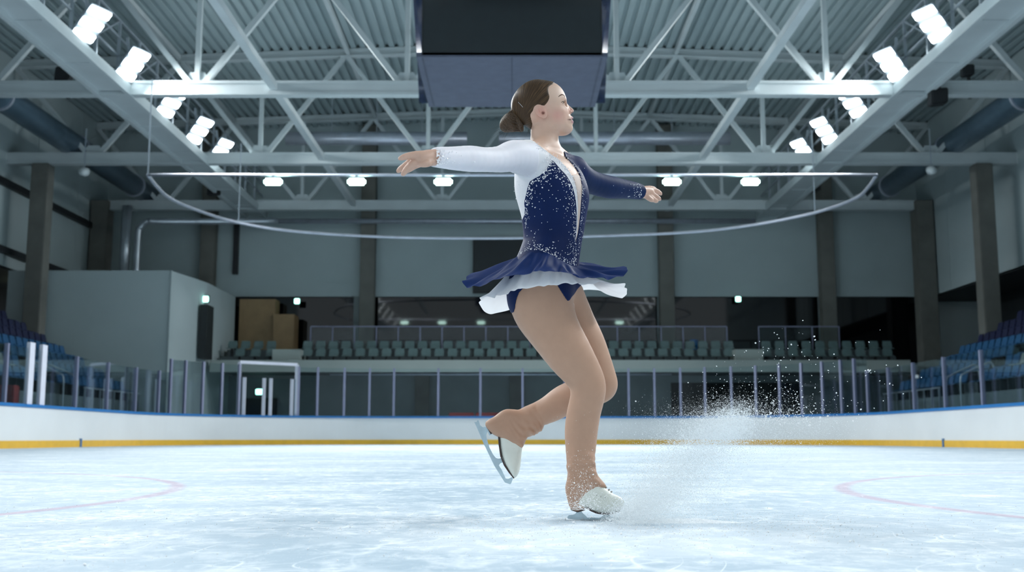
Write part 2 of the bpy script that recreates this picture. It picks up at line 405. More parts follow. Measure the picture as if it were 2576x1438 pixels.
for s in (-1, 1):
    for i, y in enumerate(FY+[27.6, 24.5, 21.5, 17.5, 13.5, 9.5, 5.5, 1.5, -4.]):
        r, c, n = flood(s, y)
        nm = 'left' if s < 0 else 'right'
        r['label'] = ('%s triple-bar floodlight in the %s catwalk row, counted from the camera' % (names[i] if i != 2 else names[i], nm)) if i < 5 else 'triple-bar floodlight of the %s row above the picture edge' % nm
# --- row of far floodlights under the straight pipe
zb = at(1288, 440, 35.6)[2]
rail_r = thing('curved_net_rail', (0, 35.6, zb), 'thin silver curved rail sweeping across the hall above the far end boards', 'rail')
pts = [(372, 440), (395, 470), (430, 500), (500, 530), (600, 560), (750, 583), (1000, 597), (1288, 599), (1560, 592), (1750, 583), (1900, 565), (2050, 535), (2150, 500), (2185, 470), (2205, 440)]
P = []
for a in pts:
    d = ray(*a); k = (zb-CAMZ)/d[2]; P.append((d[0]*k, d[1]*k, zb))
MB((0, 35.6, zb)).tube(cat(P), .06, 8).build('curved_pipe', M['duct_silver'], rail_r, smooth=True)
MB((0, 35.6, zb)).tube([(P[0][0], 35.6, zb), (P[-1][0], 35.6, zb)], .05, 8).build('straight_pipe', M['duct_silver'], rail_r, smooth=True)
for px in (383, 600, 1990):
    q = min(P, key=lambda q: abs(proj(np.array(q))[0]-px)); MB((0, 35.6, zb)).beam(q, (q[0], q[1], CH), .04, .04).build('hanger_rod', M['steel_dim'], rail_r)
for px, lb in ((687, 'leftmost of the five under the far pipe'), (897, 'second from the left under the far pipe'), (1115, 'just under the white sleeve'), (1690, 'just right of the blue-sleeved hand'), (1888, 'rightmost of the five under the far pipe')):
    c = at(px, 457, 35.6); r = thing('hanging_strip_light', c, 'small oblong green-white floodlight, '+lb, 'floodlight', 'oblong floodlights under the far pipe')
    MB(c).box(c[0]-.3, c[0]+.3, c[1]-.1, c[1]+.1, c[2]-.11, c[2]+.11).build('lamp', LEDG, r, bevel=.06)
    MB(c).box(c[0]-.05, c[0]+.05, c[1]-.05, c[1]+.05, c[2]+.1, zb).build('bracket', M['steel_dim'], r)
# --- silver ducts and pipes across the back
for a, b, py, Y, rad, lb in ((720, 1175, 348, 51, .32, 'left'), (1255, 1835, 348, 51, .32, 'right')):
    A, B = at(a, py, Y), at(b, py, Y); r = thing('air_duct', A, 'bright silver cross duct, %s half of the pair behind the head' % lb, 'duct', 'silver cross ducts')
    MB(A).tube([A, B], rad, 16).build('duct_shell', M['duct_silver'], r, smooth=True)
    for q in range(1, 4):
        X = A[0]+(B[0]-A[0])*q/4; MB(A).beam((X, Y, A[2]), (X, Y, roof(X)), .03, .03).build('hanger_rod', M['steel_dim'], r)
A, B = at(700, 556, 56.9), at(1900, 556, 56.9); o = MB(A).tube([A, B], .14, 12).build('silver_pipe', M['duct_silver'], smooth=True); o.location = A
tag(o, 'straight silver pipe across the top of the back wall', 'pipe')
A = at(318, 560, 54.6); o = MB(A).tube([(A[0], 54.6, CAMZ+11.7), (A[0], 54.6, zt)], .25, 12).build('down_pipe', M['steel_dim'], smooth=True); o.location = A
tag(o, 'grey vertical duct above the grey block, left of the bent pipe', 'pipe')
A = at(345, 640, 54.6); Bp = at(365, 556, 54.6); Cp = at(700, 556, 56.9)
o = MB(A).tube(cat([(A[0], 54.6, zt), (A[0], 54.6, Bp[2]-.8), (A[0]+.12, 54.6, Bp[2]-.3), (A[0]+.5, 54.6, Bp[2]), (A[0]+1.2, 54.8, Bp[2]+.02), (Cp[0], 56.9, Cp[2])]), .17, 12).build('bent_pipe', M['steel_dim'], smooth=True); o.location = A
tag(o, 'grey pipe bending from vertical to horizontal above the grey block', 'pipe')
p = at(597, 600, 57.9); o = MB(p).box(p[0]-.13, p[0]+.13, 57.6, 57.86, at(597, 690, 57.8)[2], at(597, 560, 57.8)[2]).build('wall_mounted_cable_tray', M['black']); o.location = p
tag(o, 'narrow dark cable tray on the back wall, left of the columns', 'cable tray')
# wall screen
p0, p1 = at(1190, 600, 57.6), at(1392, 736, 57.6); r = thing('wall_screen', p0, 'black switched-off screen on the back wall behind the skirt', 'screen')
MB(p0).box(p0[0], p1[0], 57.6, 57.9, p1[2], p0[2]).build('frame', M['black'], r); MB(p0).box(p0[0]+.08, p1[0]-.08, 57.57, 57.6, p1[2]+.08, p0[2]-.08).build('display', M['screen'], r)
MB(p0).beam(((p0[0]+p1[0])/2, 57.85, p1[2]+1), ((p0[0]+p1[0])/2, 58.05, p1[2]+1), .4, .4).build('wall_mount', M['black'], r)

# --- scoreboard
zq = CAMZ+10.0; Yn = 28.0
def xw(px, Y, Z): return (px-1288)/F*(Y*cT+(Z-CAMZ)*sT)
dn = 958; dnear = 10*F/(cT*958); Yn = (dnear-10*sT)/cT; dfar = 10*F/(cT*832); Yf = (dfar-10*sT)/cT
xn = 241/F*dnear; xf = 209/F*dfar; zT = zq+1.85+1.6
r = thing('scoreboard', (0, Yn, zq), 'huge dark cube scoreboard hanging over the skater from the roof', 'scoreboard'); org = (0, Yn, zq)
m = MB(org); m.add([(-xn, Yn, zq), (xn, Yn, zq), (xf, Yf, zq), (-xf, Yf, zq), (-xn, Yn, zq+.12), (xn, Yn, zq+.12), (xf, Yf, zq+.12), (-xf, Yf, zq+.12)], [(0, 3, 2, 1), (4, 5, 6, 7), (0, 1, 5, 4), (1, 2, 6, 5), (2, 3, 7, 6), (3, 0, 4, 7)])
o = m.build('underside_cover', M['under'], r)
seam_m = mat('dark_seam', (.06, .072, .105), .8)
MB(org).box(-.012, .012, Yn+.05, Yf-.05, zq-.012, zq).build('cover_seam', seam_m, o)
for s in (-1, 1): MB(org).beam((s*(xn-.16), Yn+.1, zq-.004), (s*(xf-.16), Yf-.1, zq-.004), .05, .012).build('cover_seam', seam_m, o)
xs = 226/F*dnear
MB(org).box(-xs, xs, Yn+.0, Yn+.12, zq+.05, zT).build('front_display', M['screen'], r)
for s in (-1, 1):
    ft = s*(xs+.42)
    m = MB(org); m.add([(s*xs, Yn+.02, zq+.05), (s*(xn+.0), Yn+.25, zq+.05), (s*(xf+.3), Yf, zq+.12), (s*(xs-.2), Yf, zq+.12),
                        (s*xs, Yn+.02, zT), (ft, Yn+.3, zT), (ft, Yf, zT), (s*(xs-.2), Yf, zT)], [(0, 3, 2, 1), (4, 5, 6, 7), (0, 1, 5, 4), (1, 2, 6, 5), (2, 3, 7, 6), (3, 0, 4, 7)])
    m.build('side_display', M['screen_side'], r)
    m = MB(org); m.box(s*xs-.015, s*xs+.015, Yn-.02, Yn+.03, zq+.05, zT); m.build('corner_trim', M['black'], r)
MB(org).box(-xs, xs, Yf-.1, Yf, zq+.1, zT).build('rear_display', M['screen'], r)
for sx in (-1, 1):
    for yy in (Yn+.5, Yf-.5): MB(org).beam((sx*1.6, yy, zT-.1), (sx*1.6, yy, roof(0)-.1), .05, .05).build('hanging_cable', M['steel_dim'], r)
MB(org).box(-xs+.1, xs-.1, Yn+.1, Yf-.1, zT-.15, zT-.02).build('top_frame', M['black'], r)

# --- boards and glass round the rink
Xb, Yb, Rc = 13.4, 47.3, 8.4
def path(s0=0., step=.35):
    P = []; y = 8.
    while y < Yb-Rc: P.append((-Xb, y)); y += 1.0
    n = 38
    for k in range(n+1):
        a = math.pi-k/n*math.pi/2; P.append((-Xb+Rc+Rc*math.cos(a), Yb-Rc+Rc*math.sin(a)))
    Q = [(-x, y) for x, y in reversed(P)]; 
    return P+Q
BP = path()
def wall_path(P, off, z0, z1, th):
    n = len(P); vs = []; fs = []
    for i in range(n):
        a = np.array(P[max(i-1, 0)]); b = np.array(P[min(i+1, n-1)]); d = (b-a)/np.linalg.norm(b-a); nn = np.array([-d[1], d[0]])  # outward (left of travel)
        p = np.array(P[i])
        for o, z in ((off, z0), (off+th, z0), (off+th, z1), (off, z1)): vs.append((*(p+nn*o), z))
    for i in range(n-1):
        for k in range(4): a = i*4+k; b = i*4+(k+1) % 4; fs.append((a, b, b+4, a+4))
    fs += [(0, 3, 2, 1), tuple((n-1)*4+k for k in range(4))]
    return vs, fs
r = thing('rink_boards', (0, Yb, 0), 'white curved rink boards with a blue cap and yellow kick plate', 'rink boards'); org = (0, Yb, 0)
for nm, off, z0, z1, th, mm in (('board_face', 0, 0, 1.13, .08, 'board'), ('cap_rail', -.05, 1.12, 1.205, .2, 'cap'), ('kick_plate', -.015, .0, .205, .02, 'kick')):
    m = MB(org); m.add(*wall_path(BP, off, z0, z1, th)); m.build(nm, M[mm], r)
def onpath(px):               # point of the board line seen at a photo column (farther branch = the visible one)
    best = None
    for i in range(len(BP)-1):
        for t in np.linspace(0, 1, 12):
            p = np.array(BP[i])*(1-t)+np.array(BP[i+1])*t
            q = proj(np.array([p[0], p[1], 1.2]))
            if best is None or abs(q[0]-px) < best[0]: best = (abs(q[0]-px), p, i)
    p = best[1]; i = best[2]; d = np.array(BP[i+1])-np.array(BP[i]); d /= np.linalg.norm(d)
    return p, d, np.array([-d[1], d[0]])
for px in (207, 2370):
    p, d, n = onpath(px); a = (*(p-n*.02-d*.05), 0); 
    MB(org).prism([(*(p-n*.03-d*.07), 0), (*(p-n*.03+d*.07), 0), (*(p+d*.07), 0), (*(p-d*.07), 0)], (0, 0, 0), (0, 0, .26)).build('kick_plate_joint', M['marker'], r)
posts_px = [-60, 15, 193, 272, 342, 400, 428, 465, 510, 558, 600, 750, 798, 865, 928, 990, 1093, 1195, 1300, 1400, 1500, 1583, 1648, 1713, 1775, 1840, 1903, 1962, 2017, 2070, 2116, 2150, 2182, 2235, 2298, 2376, 2470, 2590, 2720]
def gh(px): return 3.27 if 440 < px < 2200 else 2.78
PP = [onpath(p) for p in posts_px]
for i in range(len(posts_px)-1):
    a, da, na = PP[i]; b, db, nb = PP[i+1]; px = posts_px[i]; mid = (px+posts_px[i+1])/2; h = gh(mid)
    side = 'left' if mid < 1288 else 'right'
    zone = 'along the straight %s boards' % side if (mid < 300 or mid > 2300) else ('in the %s corner curve' % side if (mid < 600 or mid > 1950) else 'behind the end boards, %s half' % side)
    base = (*(a+na*.06), 1.205)
    r = thing('glass_panel', base, 'clear protective glass panel with grey-lilac post '+zone, 'glass panel', 'rink glass panels')
    if px != 600:
        m = MB(base)
        A = (*(a+na*.06), 1.205); B = (*(b+nb*.06), 1.205)
        m.prism([A, B, (B[0], B[1], h-.03), (A[0], A[1], h-.03)], tuple(np.array([*na, 0])*-.006), tuple(np.array([*na, 0])*.006)); m.build('pane', M['glass'], r)
    A = a+na*.06; w_ = .046
    m = MB(base); m.prism([(*(A-da*w_-na*.05), 1.205), (*(A+da*w_-na*.05), 1.205), (*(A+da*w_+na*.05), 1.205), (*(A-da*w_+na*.05), 1.205)], (0, 0, 0), (0, 0, h-1.205)); m.build('post', M['post'], r)
# bright double posts of the players gate, left side
for px, lb in ((75, 'left post of the bright pair'), (105, 'right post of the bright pair')):
    p, d, n = onpath(px); A = p+n*.06; base = (*A, 1.205)
    o = MB(base).prism([(*(A-d*.16-n*.05), 1.205), (*(A+d*.16-n*.05), 1.205), (*(A+d*.16+n*.05), 1.205), (*(A-d*.16+n*.05), 1.205)], (0, 0, 0), (0, 0, 1.72)).build('gate_post', M['post_w']); o.location = base
    tag(o, 'white gate post on the boards at far left, '+lb, 'post', 'white gate posts')
# gate frame at the end boards
a, da, na = onpath(603); b, db, nb = onpath(746); base = (*(a+na*.12), 1.205)
r = thing('rink_gate', base, 'tall white-framed gate in the glass left of the skater', 'gate'); zt2 = at(680, 910, a[1])[2]
A = np.array([*(a+na*.12), 0]); B = np.array([*(b+nb*.12), 0])
for q, (P0) in enumerate((A, B)): MB(base).beam((P0[0], P0[1], 1.2), (P0[0], P0[1], zt2), .13, .13).build('outer_post', M['post_w'], r)
MB(base).beam((A[0], A[1], zt2), (B[0], B[1], zt2), .12, .12).build('top_bar', M['post_w'], r)
for px in (617, 665, 682, 735):
    t = (px-603)/143; P0 = A*(1-t)+B*t; MB(base).beam((P0[0], P0[1]-.05, 1.2), (P0[0], P0[1]-.05, zt2-.62), .12, .12).build('inner_post', M['post_w'], r)
m = MB(base); m.prism([(A[0], A[1]-.05, 1.2), (B[0], B[1]-.05, 1.2), (B[0], B[1]-.05, zt2-.62), (A[0], A[1]-.05, zt2-.62)], (0, -.006, 0), (0, .006, 0)); m.build('pane', M['glass'], r)

# --- seats
def make_seat(m):
    r = thing('stadium_seat', (0, 0, -50), 'x', 'seat')
    q = MB(); q.prism([(-.21, -.20, .40), (.21, -.20, .40), (.23, .0, .42), (.21, .2, .44), (-.21, .2, .44), (-.23, 0, .42)], (0, 0, -.02), (0, 0, .02)); q.build('seat_pan', m, r, bevel=.012)
    q = MB(); q.prism([(-.22, .19, .42), (.22, .19, .42), (.235, .25, .62), (.20, .29, .80), (-.20, .29, .80), (-.235, .25, .62)], (0, -.02, 0), (0, .025, 0)); q.build('backrest', m, r, bevel=.012)
    q = MB(); q.box(-.03, .03, -.02, .2, 0, .4); q.box(-.12, .12, .0, .2, .0, .03); q.build('support', M['black'], r)
    return r
protos = {k: make_seat(M[k]) for k in ('seat_blue', 'seat_navy_shaded', 'seat_grey', 'seat_pale')}
used = set()
def seat(kind, loc, rz, label, group):
    p = protos[kind]
    if kind not in used:
        used.add(kind); p.location = loc; p.rotation_euler = (0, 0, rz); p['label'] = label; p['group'] = group; return p
    return copy_tree(p, loc, label, rz, group)
ordn = ['lowest', 'second', 'third', 'fourth', 'fifth', 'sixth', 'seventh', 'top']
for s, nm in ((-1, 'left'), (1, 'right')):
    NR = 8; x0 = 15.3; rise = .475; dep = .82; z0 = 1.72; yend = 43.9
    m = MB((s*x0, yend, 0))
    for k in range(NR):
        xa = x0+dep*k-.25; xb = min(x0+dep*(k+1)-.25, HW) if k < NR-1 else HW+1
        m.box(min(s*xa, s*xb), max(s*xa, s*xb), 22, yend+.3, 0, z0+rise*k)
    o = m.build('stand_steps', M['step']); o.location = (s*x0, yend, 0); tag(o, 'stepped concrete base of the %s spectator stand' % nm, 'stand')
    for k in range(NR):
        x = x0+dep*k+.05; z = z0+rise*k; ymin = max(24, x/.468-2.0)
        y = yend-(0 if k > 3 else .1); cnt = 0
        while y > ymin:
            if abs(y-37.0) > .6:
                if k >= 4: kd, cn = 'seat_navy_shaded', 'shade-darkened navy'
                elif k in (1, 2) and y < 35.5: kd, cn = 'seat_pale', 'pale grey'
                else: kd, cn = 'seat_blue', 'blue'
                seat(kd, (s*x, y, z), s*math.pi/2*-1, '%s plastic seat in the %s row of the %s stand%s' % (cn, ordn[k], nm, ', at the far end' if cnt == 0 else ''), 'seats of the %s stand, %s row' % (nm, ordn[k]))
                cnt += 1
            y -= .55
    # pale barrier rail in front of the stand
    for yy in (37.6, 36.4):
        o = MB((s*15, yy, z0)).tube(cat([(s*14.9, yy, 1.0), (s*14.9, yy, 2.2), (s*15.1, yy, 2.42), (s*15.6, yy, 2.65), (s*16.0, yy, 2.7), (s*16.05, yy, 1.7)]), .03, 8).build('stair_handrail', M['steel_dim'], smooth=True)
        o.location = (s*15, yy, z0); tag(o, 'bent steel handrail by the aisle of the %s stand, %s one' % (nm, 'farther' if yy > 37 else 'nearer'), 'handrail')
    m = MB((s*14.6, 36, 0)); 
    r = thing('barrier_rail', (s*14.6, 36, 0), 'low steel barrier between the %s boards and the stand' % nm, 'railing')
    MB((s*14.6, 36, 0)).beam((s*14.75, 37.8, 2.0), (s*14.75, 43.6, 2.0), .05, .05).build('top_rail', M['steel_dim'], r)
    for q in range(9): MB((s*14.6, 36, 0)).beam((s*14.75, 37.9+q*.7, .9), (s*14.75, 37.9+q*.7, 2.0), .05, .05).build('upright', M['steel_dim'], r)

# --- balcony
zf = at(1288, 905, 51)[2]; zu = at(1288, 935, 51)[2]; xl = -14.1; xr = at(2290, 905, 51)[0]
r = thing('balcony', (0, 51, zu), 'pale concrete balcony slab across the back under the seats', 'balcony'); org = (0, 51, zu)
MB(org).box(xl, xr, 51, 51.3, zu, zf).build('fascia', M['fascia'], r)
MB(org).box(xl, xr, 51.3, 58, zu+.1, zf-.15).build('slab', M['step'], r)
MB(org).box(xl, xr, 52.9, 58, zf-.15, zf+.30).build('upper_step', M['step'], r)
MB(org).box(xl, xr, 54.0, 58, zf+.30, zf+.72).build('rear_step', M['step'], r)
for a, b in ((690, 760), (1845, 1915)):
    A, B = at(a, 880, 52), at(b, 880, 52); MB(org).box(A[0], B[0], 51.6, 54.1, zf-.1, zf+.55).build('aisle_steps', M['fascia'], r)
for zo, Y, k in ((zf-.15, 52.1, 0), (zf+.30, 53.1, 1)):
    for a, b, sec in ((485, 680, 'left'), (772, 1835, 'middle'), (1930, 2236, 'right')):
        xa, xb_ = at(a, 870, Y)[0], at(b, 870, Y)[0]; n = int((xb_-xa)/.62)
        for i in range(n+1):
            if xa+i*(xb_-xa)/n < -13.75: continue
            e = ', beside the aisle' if (i == n and sec != 'right') or (i == 0 and sec != 'left') else ''
            if sec == 'middle' and not e: e = ', left of the skater' if xa+i*.62 < 0 else ', right of the skater'
            seat('seat_grey', (xa+i*(xb_-xa)/n, Y, zo), 0, 'grey-green seat in the %s row of the %s balcony block%s' % ('front' if k == 0 else 'rear', sec, e), 'balcony seats, %s row' % ('front' if k == 0 else 'rear'))
for a, b, lb in ((782, 1828, 'middle'), (1908, 2110, 'right')):
    Y = 54.1; A, B = at(a, 821, Y), at(b, 821, Y)
    r = thing('balcony_railing', (A[0], Y, zf+.72), 'thin steel and glass railing behind the %s balcony seats' % lb, 'railing', 'balcony railings'); org = (A[0], Y, zf+.72)
    MB(org).beam((A[0], Y, A[2]), (B[0], Y, A[2]), .05, .05).build('top_rail', M['post'], r)
    n = int((B[0]-A[0])/1.05)
    for i in range(n+1):
        x = A[0]+(B[0]-A[0])*i/n; MB(org).beam((x, Y, zf+.6), (x, Y, A[2]), .05, .05).build('upright', M['post'], r)
    MB(org).box(A[0], B[0], Y+.03, Y+.045, zf+.75, A[2]-.05).build('pane', M['glass'], r)
# silver pipe under the balcony
A, B = at(830, 941, 51.6), at(1690, 941, 51.6); o = MB(A).tube([A, B], .05, 8).build('handrail_pipe', M['duct_silver'], smooth=True); o.location = A
tag(o, 'thin silver pipe fixed under the balcony edge', 'pipe')
# plywood box and things behind the balcony seats
p0, p1 = at(603, 752, 56.6), at(690, 862, 56.6)
o = MB(p0).box(p0[0], p1[0], 56.6, 57.6, zf+.7, p0[2]).build('plywood_booth', M['wood']); o.location = p0; tag(o, 'tan plywood booth at the back of the balcony', 'booth')
p0, p1 = at(688, 790, 56.2), at(738, 862, 56.2)
o = MB(p0).box(p0[0], p1[0], 56.2, 57.4, zf+.7, p0[2]).build('plywood_screen', M['wood']); o.location = p0; tag(o, 'lower tan plywood screen beside the booth', 'screen')
for px, py, Y, lb in ((517, 752, 50.4, 'on the side of the grey block'), (747, 757, 57.2, 'above the plywood booth'), (655, 985, 54.9, 'over the dark door under the balcony'), (1857, 752, 57.6, 'in the dark window band at right')):
    p = at(px, py, Y); w_ = .14 if py < 900 else .24; h_ = .14
    r = thing('exit_sign', p, 'small lit turquoise exit sign '+lb, 'exit sign', 'exit signs')
    MB(p).box(p[0]-w_, p[0]+w_, Y-.04, Y+.04, p[2]-h_, p[2]+h_).build('lit_face', M['exitm'], r, bevel=.03)
    MB(p).box(p[0]-w_-.03, p[0]+w_+.03, Y+.04, Y+.1, p[2]-h_-.03, p[2]+h_+.03).build('backing', M['black'], r)
p = at(54, 732, 50); X = -HW-1.0; d = ray(54, 732); k = X/d[0]; p = np.array([X, d[1]*k, CAMZ+d[2]*k])
r = thing('ceiling_lamp', p, 'small warm yellow-green lamp in the dark concourse at far left', 'lamp')
MB(p).box(p[0]-.1, p[0]+.2, p[1]-.2, p[1]+.2, p[2]-.1, p[2]+.1).build('lamp_face', M['warm'], r, bevel=.05)
MB(p).box(p[0]-.02, p[0]+.02, p[1]-.02, p[1]+.02, p[2], 7.5).build('rod', M['black'], r)
# doorway on the block side, small black things
p = at(513, 800, 50.2); o = struct(MB((p[0], 50.2, zf)).box(p[0]-.1, p[0]+.25, 49.8, 50.9, zf, at(513, 768, 50.2)[2]).build('door_2', M['dark'])); o.location = (p[0], 50.2, zf)
def speaker(px, py, Y, sx, lb, kind='hanging_speaker'):
    p = at(px, py, Y); r = thing(kind, p, lb, 'speaker')
    MB(p).prism([(p[0]-sx, Y-sx, p[2]-sx), (p[0]+sx*.9, Y-sx, p[2]-sx*.8), (p[0]+sx, Y-sx, p[2]+sx), (p[0]-sx*.9, Y-sx, p[2]+sx*.9)], (0, 0, 0), (0, sx*1.5, 0)).build('cabinet', M['black'], r, bevel=.04)
    MB(p).beam((p[0]+sx*.2, Y, p[2]+sx*.8), (p[0]+sx*.5, Y+.1, CH+.1), .1, .1).build('bracket', M['black'], r)
speaker(2357, 247, 36.2, .3, 'black speaker hanging under the truss at upper right')
speaker(163, 190, 38, .28, 'black camera bracket beside the left catwalk near the top')
speaker(2432, 180, 38, .22, 'black camera arm beside the right catwalk near the top')
speaker(2046, 470, 52, .3, 'small black speaker behind the far rail at right')
speaker(540, 478, 52, .3, 'small black speaker behind the far rail at left')
for px, py, lb in ((212, 431, 'left'), (2343, 427, 'right')):
    p = at(px, py, 44); o = MB(p).tube([(p[0], p[1]-.25, p[2]-.1), (p[0], p[1]+.05, p[2]), (p[0], p[1]+.3, p[2]+.1)], [.14, .2, .12], 12).build('dome_lamp', M['white_steel'], smooth=True); o.location = p
    r = o; tag(o, 'small unlit white dome under the middle truss, %s side' % lb, 'lamp', 'unlit white domes')
    MB(p).beam((p[0], p[1], p[2]), (p[0], p[1], CH+.7), .04, .04).build('hanger', M['steel_dim'], o)
p = at(1745, 818, 55); r = thing('blue_bin', p, 'small blue bin in the dark behind the right balcony seats', 'bin')
MB(p).tube([(p[0], 55, zf+.72), (p[0], 55, zf+1.25)], [.16, .2], 14).build('bin_body', M['cap'], r); MB(p).tube([(p[0], 55, zf+1.25), (p[0], 55, zf+1.3)], .21, 14).build('lid', M['cap'], r)
p, d, n = onpath(88); q = p+n*.8; o = MB((*q, 0)).box(q[0]-.25, q[0]+.25, q[1]-.2, q[1]+.2, 0, 1.75).build('red_box', M['red'], bevel=.03); o.location = (*q, 0); tag(o, 'dark red box seen between the bright gate posts', 'box')
for px in (1165, 1232):
    q = at(px, 1045, 50); o = MB((q[0], 50, 0)).box(q[0]-.65, q[0]+.5, 49.9, 50.3, 0, 1.42).build('bench', M['red'], bevel=.04); o.location = (q[0], 50, 0); tag(o, 'low red bench behind the end boards, %s one' % ('left' if px < 1200 else 'right'), 'bench')
# ================================================================= THE SKATER
YB = 3.85
def pp(px, py, Y=YB): return at(px, py, Y)
def prad(rpx, p): return rpx*mpp(p)
def smin(a, b, k):
    h = np.clip(.5+.5*(b-a)/k, 0, 1); return b*(1-h)+a*h-k*h*(1-h)
def smax(a, b, k): return -smin(-a, -b, k)
def cone(P, a, b, ra, rb):
    ba = b-a; L2 = ba.dot(ba); h = np.clip(((P-a)@ba)/L2, 0, 1)
    return np.linalg.norm(P-a-h[:, None]*ba, axis=1)-(ra+(rb-ra)*h)
def ell(P, c, r, R=None):
    Q = P-c
    if R is not None: Q = Q@R
    q = Q/np.array(r); l = np.linalg.norm(q, axis=1); g = np.linalg.norm(Q/np.array(r)**2, axis=1)+1e-9
    return l*(l-1)/g
def dense(pts, n=3):
    """Catmull-Rom through (px,py,r,Y) rows -> world centres and metre radii"""
    A = np.array(pts, float); out = []
    for i in range(len(A)-1):
        a = A[max(i-1, 0)]; b = A[i]; c = A[i+1]; d = A[min(i+2, len(A)-1)]
        for k in range(n):
            t = k/n; out.append(.5*((2*b)+(c-a)*t+(2*a-5*b+4*c-d)*t*t+(-a+3*b-3*c+d)*t**3))
    out.append(A[-1]); out = np.array(out)
    W = np.array([at(q[0], q[1], q[3]) for q in out]); R = np.array([prad(q[2], w) for q, w in zip(out, W)])
    return W, R
class Limb:
    def __init__(s, pts, n=3, k=.012):
        s.W, s.R = dense(pts, n); s.k = k; m = s.R.max()+.05; s.lo = s.W.min(0)-m; s.hi = s.W.max(0)+m
    def __call__(s, P):
        d = np.full(len(P), .12); lo, hi = bbox(P)
        for i in range(len(s.W)-1):
            r = max(s.R[i], s.R[i+1])+.09
            if np.any(np.minimum(s.W[i], s.W[i+1])-r > hi) or np.any(np.maximum(s.W[i], s.W[i+1])+r < lo): continue
            d = smin(d, cone(P, s.W[i], s.W[i+1], s.R[i], s.R[i+1]), s.k)
        return d
class Prim:
    def __init__(s, f, lo, hi): s.f = f; s.lo = np.array(lo); s.hi = np.array(hi)
    def __call__(s, P): return s.f(P)
_bb = [None, None]
def bbox(P):
    if _bb[0] is not P: _bb[0] = P; _bb[1] = (np.array([P[:, k].min() for k in range(3)]), np.array([P[:, k].max() for k in range(3)]))
    return _bb[1]
def evalp(prim, P):
    """distance, with a cheap far bound outside the primitive's box"""
    lo, hi = bbox(P)
    if np.any(prim.lo-.12 > hi) or np.any(prim.hi+.12 < lo): return np.full(len(P), .15)
    if np.all(prim.lo < lo) and np.all(prim.hi > hi): return prim(P)
    m = (P[:, 0] > prim.lo[0]) & (P[:, 0] < prim.hi[0]) & (P[:, 1] > prim.lo[1]) & (P[:, 1] < prim.hi[1]) & (P[:, 2] > prim.lo[2]) & (P[:, 2] < prim.hi[2])
    out = np.full(len(P), .1)
    if m.any(): out[m] = prim(P[m])
    c = ~m
    if c.any():
        Q = P[c]; q = Q[:, 0]*0
        for k in range(3): t = np.maximum(np.maximum(prim.lo[k]-Q[:, k], Q[:, k]-prim.hi[k]), 0); q += t*t
        out[c] = .03+np.sqrt(q)
    return out

# ---- limbs: (photo x, photo y, radius in photo pixels, distance from the camera in metres)
leg_near = Limb([(1362, 742, 71, 3.81), (1366, 775, 73, 3.80), (1392, 828, 62, 3.79), (1433, 892, 54, 3.79), (1471, 948, 42.5, 3.80), (1480, 985, 39, 3.80), (1468, 1040, 38, 3.82), (1462, 1085, 36.7, 3.83), (1461, 1125, 33.5, 3.83), (1460, 1160, 29.5, 3.82), (1462, 1195, 28, 3.82)])
leg_far = Limb([(1408, 745, 58, 3.93), (1446, 818, 50, 3.94), (1472, 867, 46.5, 3.94), (1493, 915, 42, 3.94), (1508, 953, 38, 3.94), (1511, 971, 36, 3.94), (1488, 981, 34.5, 3.95), (1460, 989, 34, 3.97), (1420, 1006, 34.5, 4.0), (1382, 1029, 29.5, 4.02), (1347, 1044, 25.5, 4.03), (1325, 1052, 25, 4.03)])
arm_near = Limb([(1332, 399, 41, 3.735), (1316, 397, 40, 3.70), (1290, 392.5, 34.5, 3.64), (1260, 400, 28.5, 3.58), (1220, 401.5, 26, 3.50), (1182, 399, 27.7, 3.43), (1140, 398, 24, 3.36), (1112, 396, 20.7, 3.31), (1098, 395.5, 18.5, 3.29)], k=.01)
arm_far = Limb([(1438, 432, 38, 3.98), (1458, 446, 32, 4.03), (1482, 456, 26, 4.08), (1516, 467, 24.5, 4.15), (1540, 471.5, 23.7, 4.2), (1570, 475.5, 20, 4.27), (1595, 479, 17.3, 4.33), (1612, 483, 14.5, 4.36)], k=.01)
# ---- torso as a stack of turned ellipses
RT = np.array([-.46, -.888, 0.]); FW = np.array([.888, -.46, 0.])
TT = [(392, 1318, 1432, .120), (412, 1306, 1450, .150), (432, 1301, 1462, .152), (460, 1299, 1472, .150), (490, 1301, 1477.5, .145), (520, 1309, 1474, .135), (550, 1317, 1469, .125), (580, 1321.5, 1464, .117), (605, 1322, 1459, .117), (620, 1318, 1457, .122), (640, 1311, 1454, .132), (660, 1303, 1452, .142), (700, 1289, 1451, .155), (740, 1283, 1449, .158), (775, 1291, 1436, .150), (800, 1310, 1420, .125)]
rows = []
for y, xa, xb, a in TT:
    p = at((xa+xb)/2, y, YB); hw = (xb-xa)/2*mpp(p); b = math.sqrt(max(hw*hw-(a*RT[0])**2, .0016))/FW[0]; rows.append((p[2], p[0], p[1], a, b))
rows = np.array(rows[::-1]); _o = []
for i in range(len(rows)-1):
    a = rows[max(i-1, 0)]; b = rows[i]; c = rows[i+1]; d = rows[min(i+2, len(rows)-1)]
    for k in range(5):
        t = k/5; _o.append(.5*((2*b)+(c-a)*t+(2*a-5*b+4*c-d)*t*t+(-a+3*b-3*c+d)*t**3))
_o.append(rows[-1]); rows = np.array(_o)
for _ in range(3): rows[1:-1, 1:] = rows[1:-1, 1:]*.5+(rows[:-2, 1:]+rows[2:, 1:])*.25
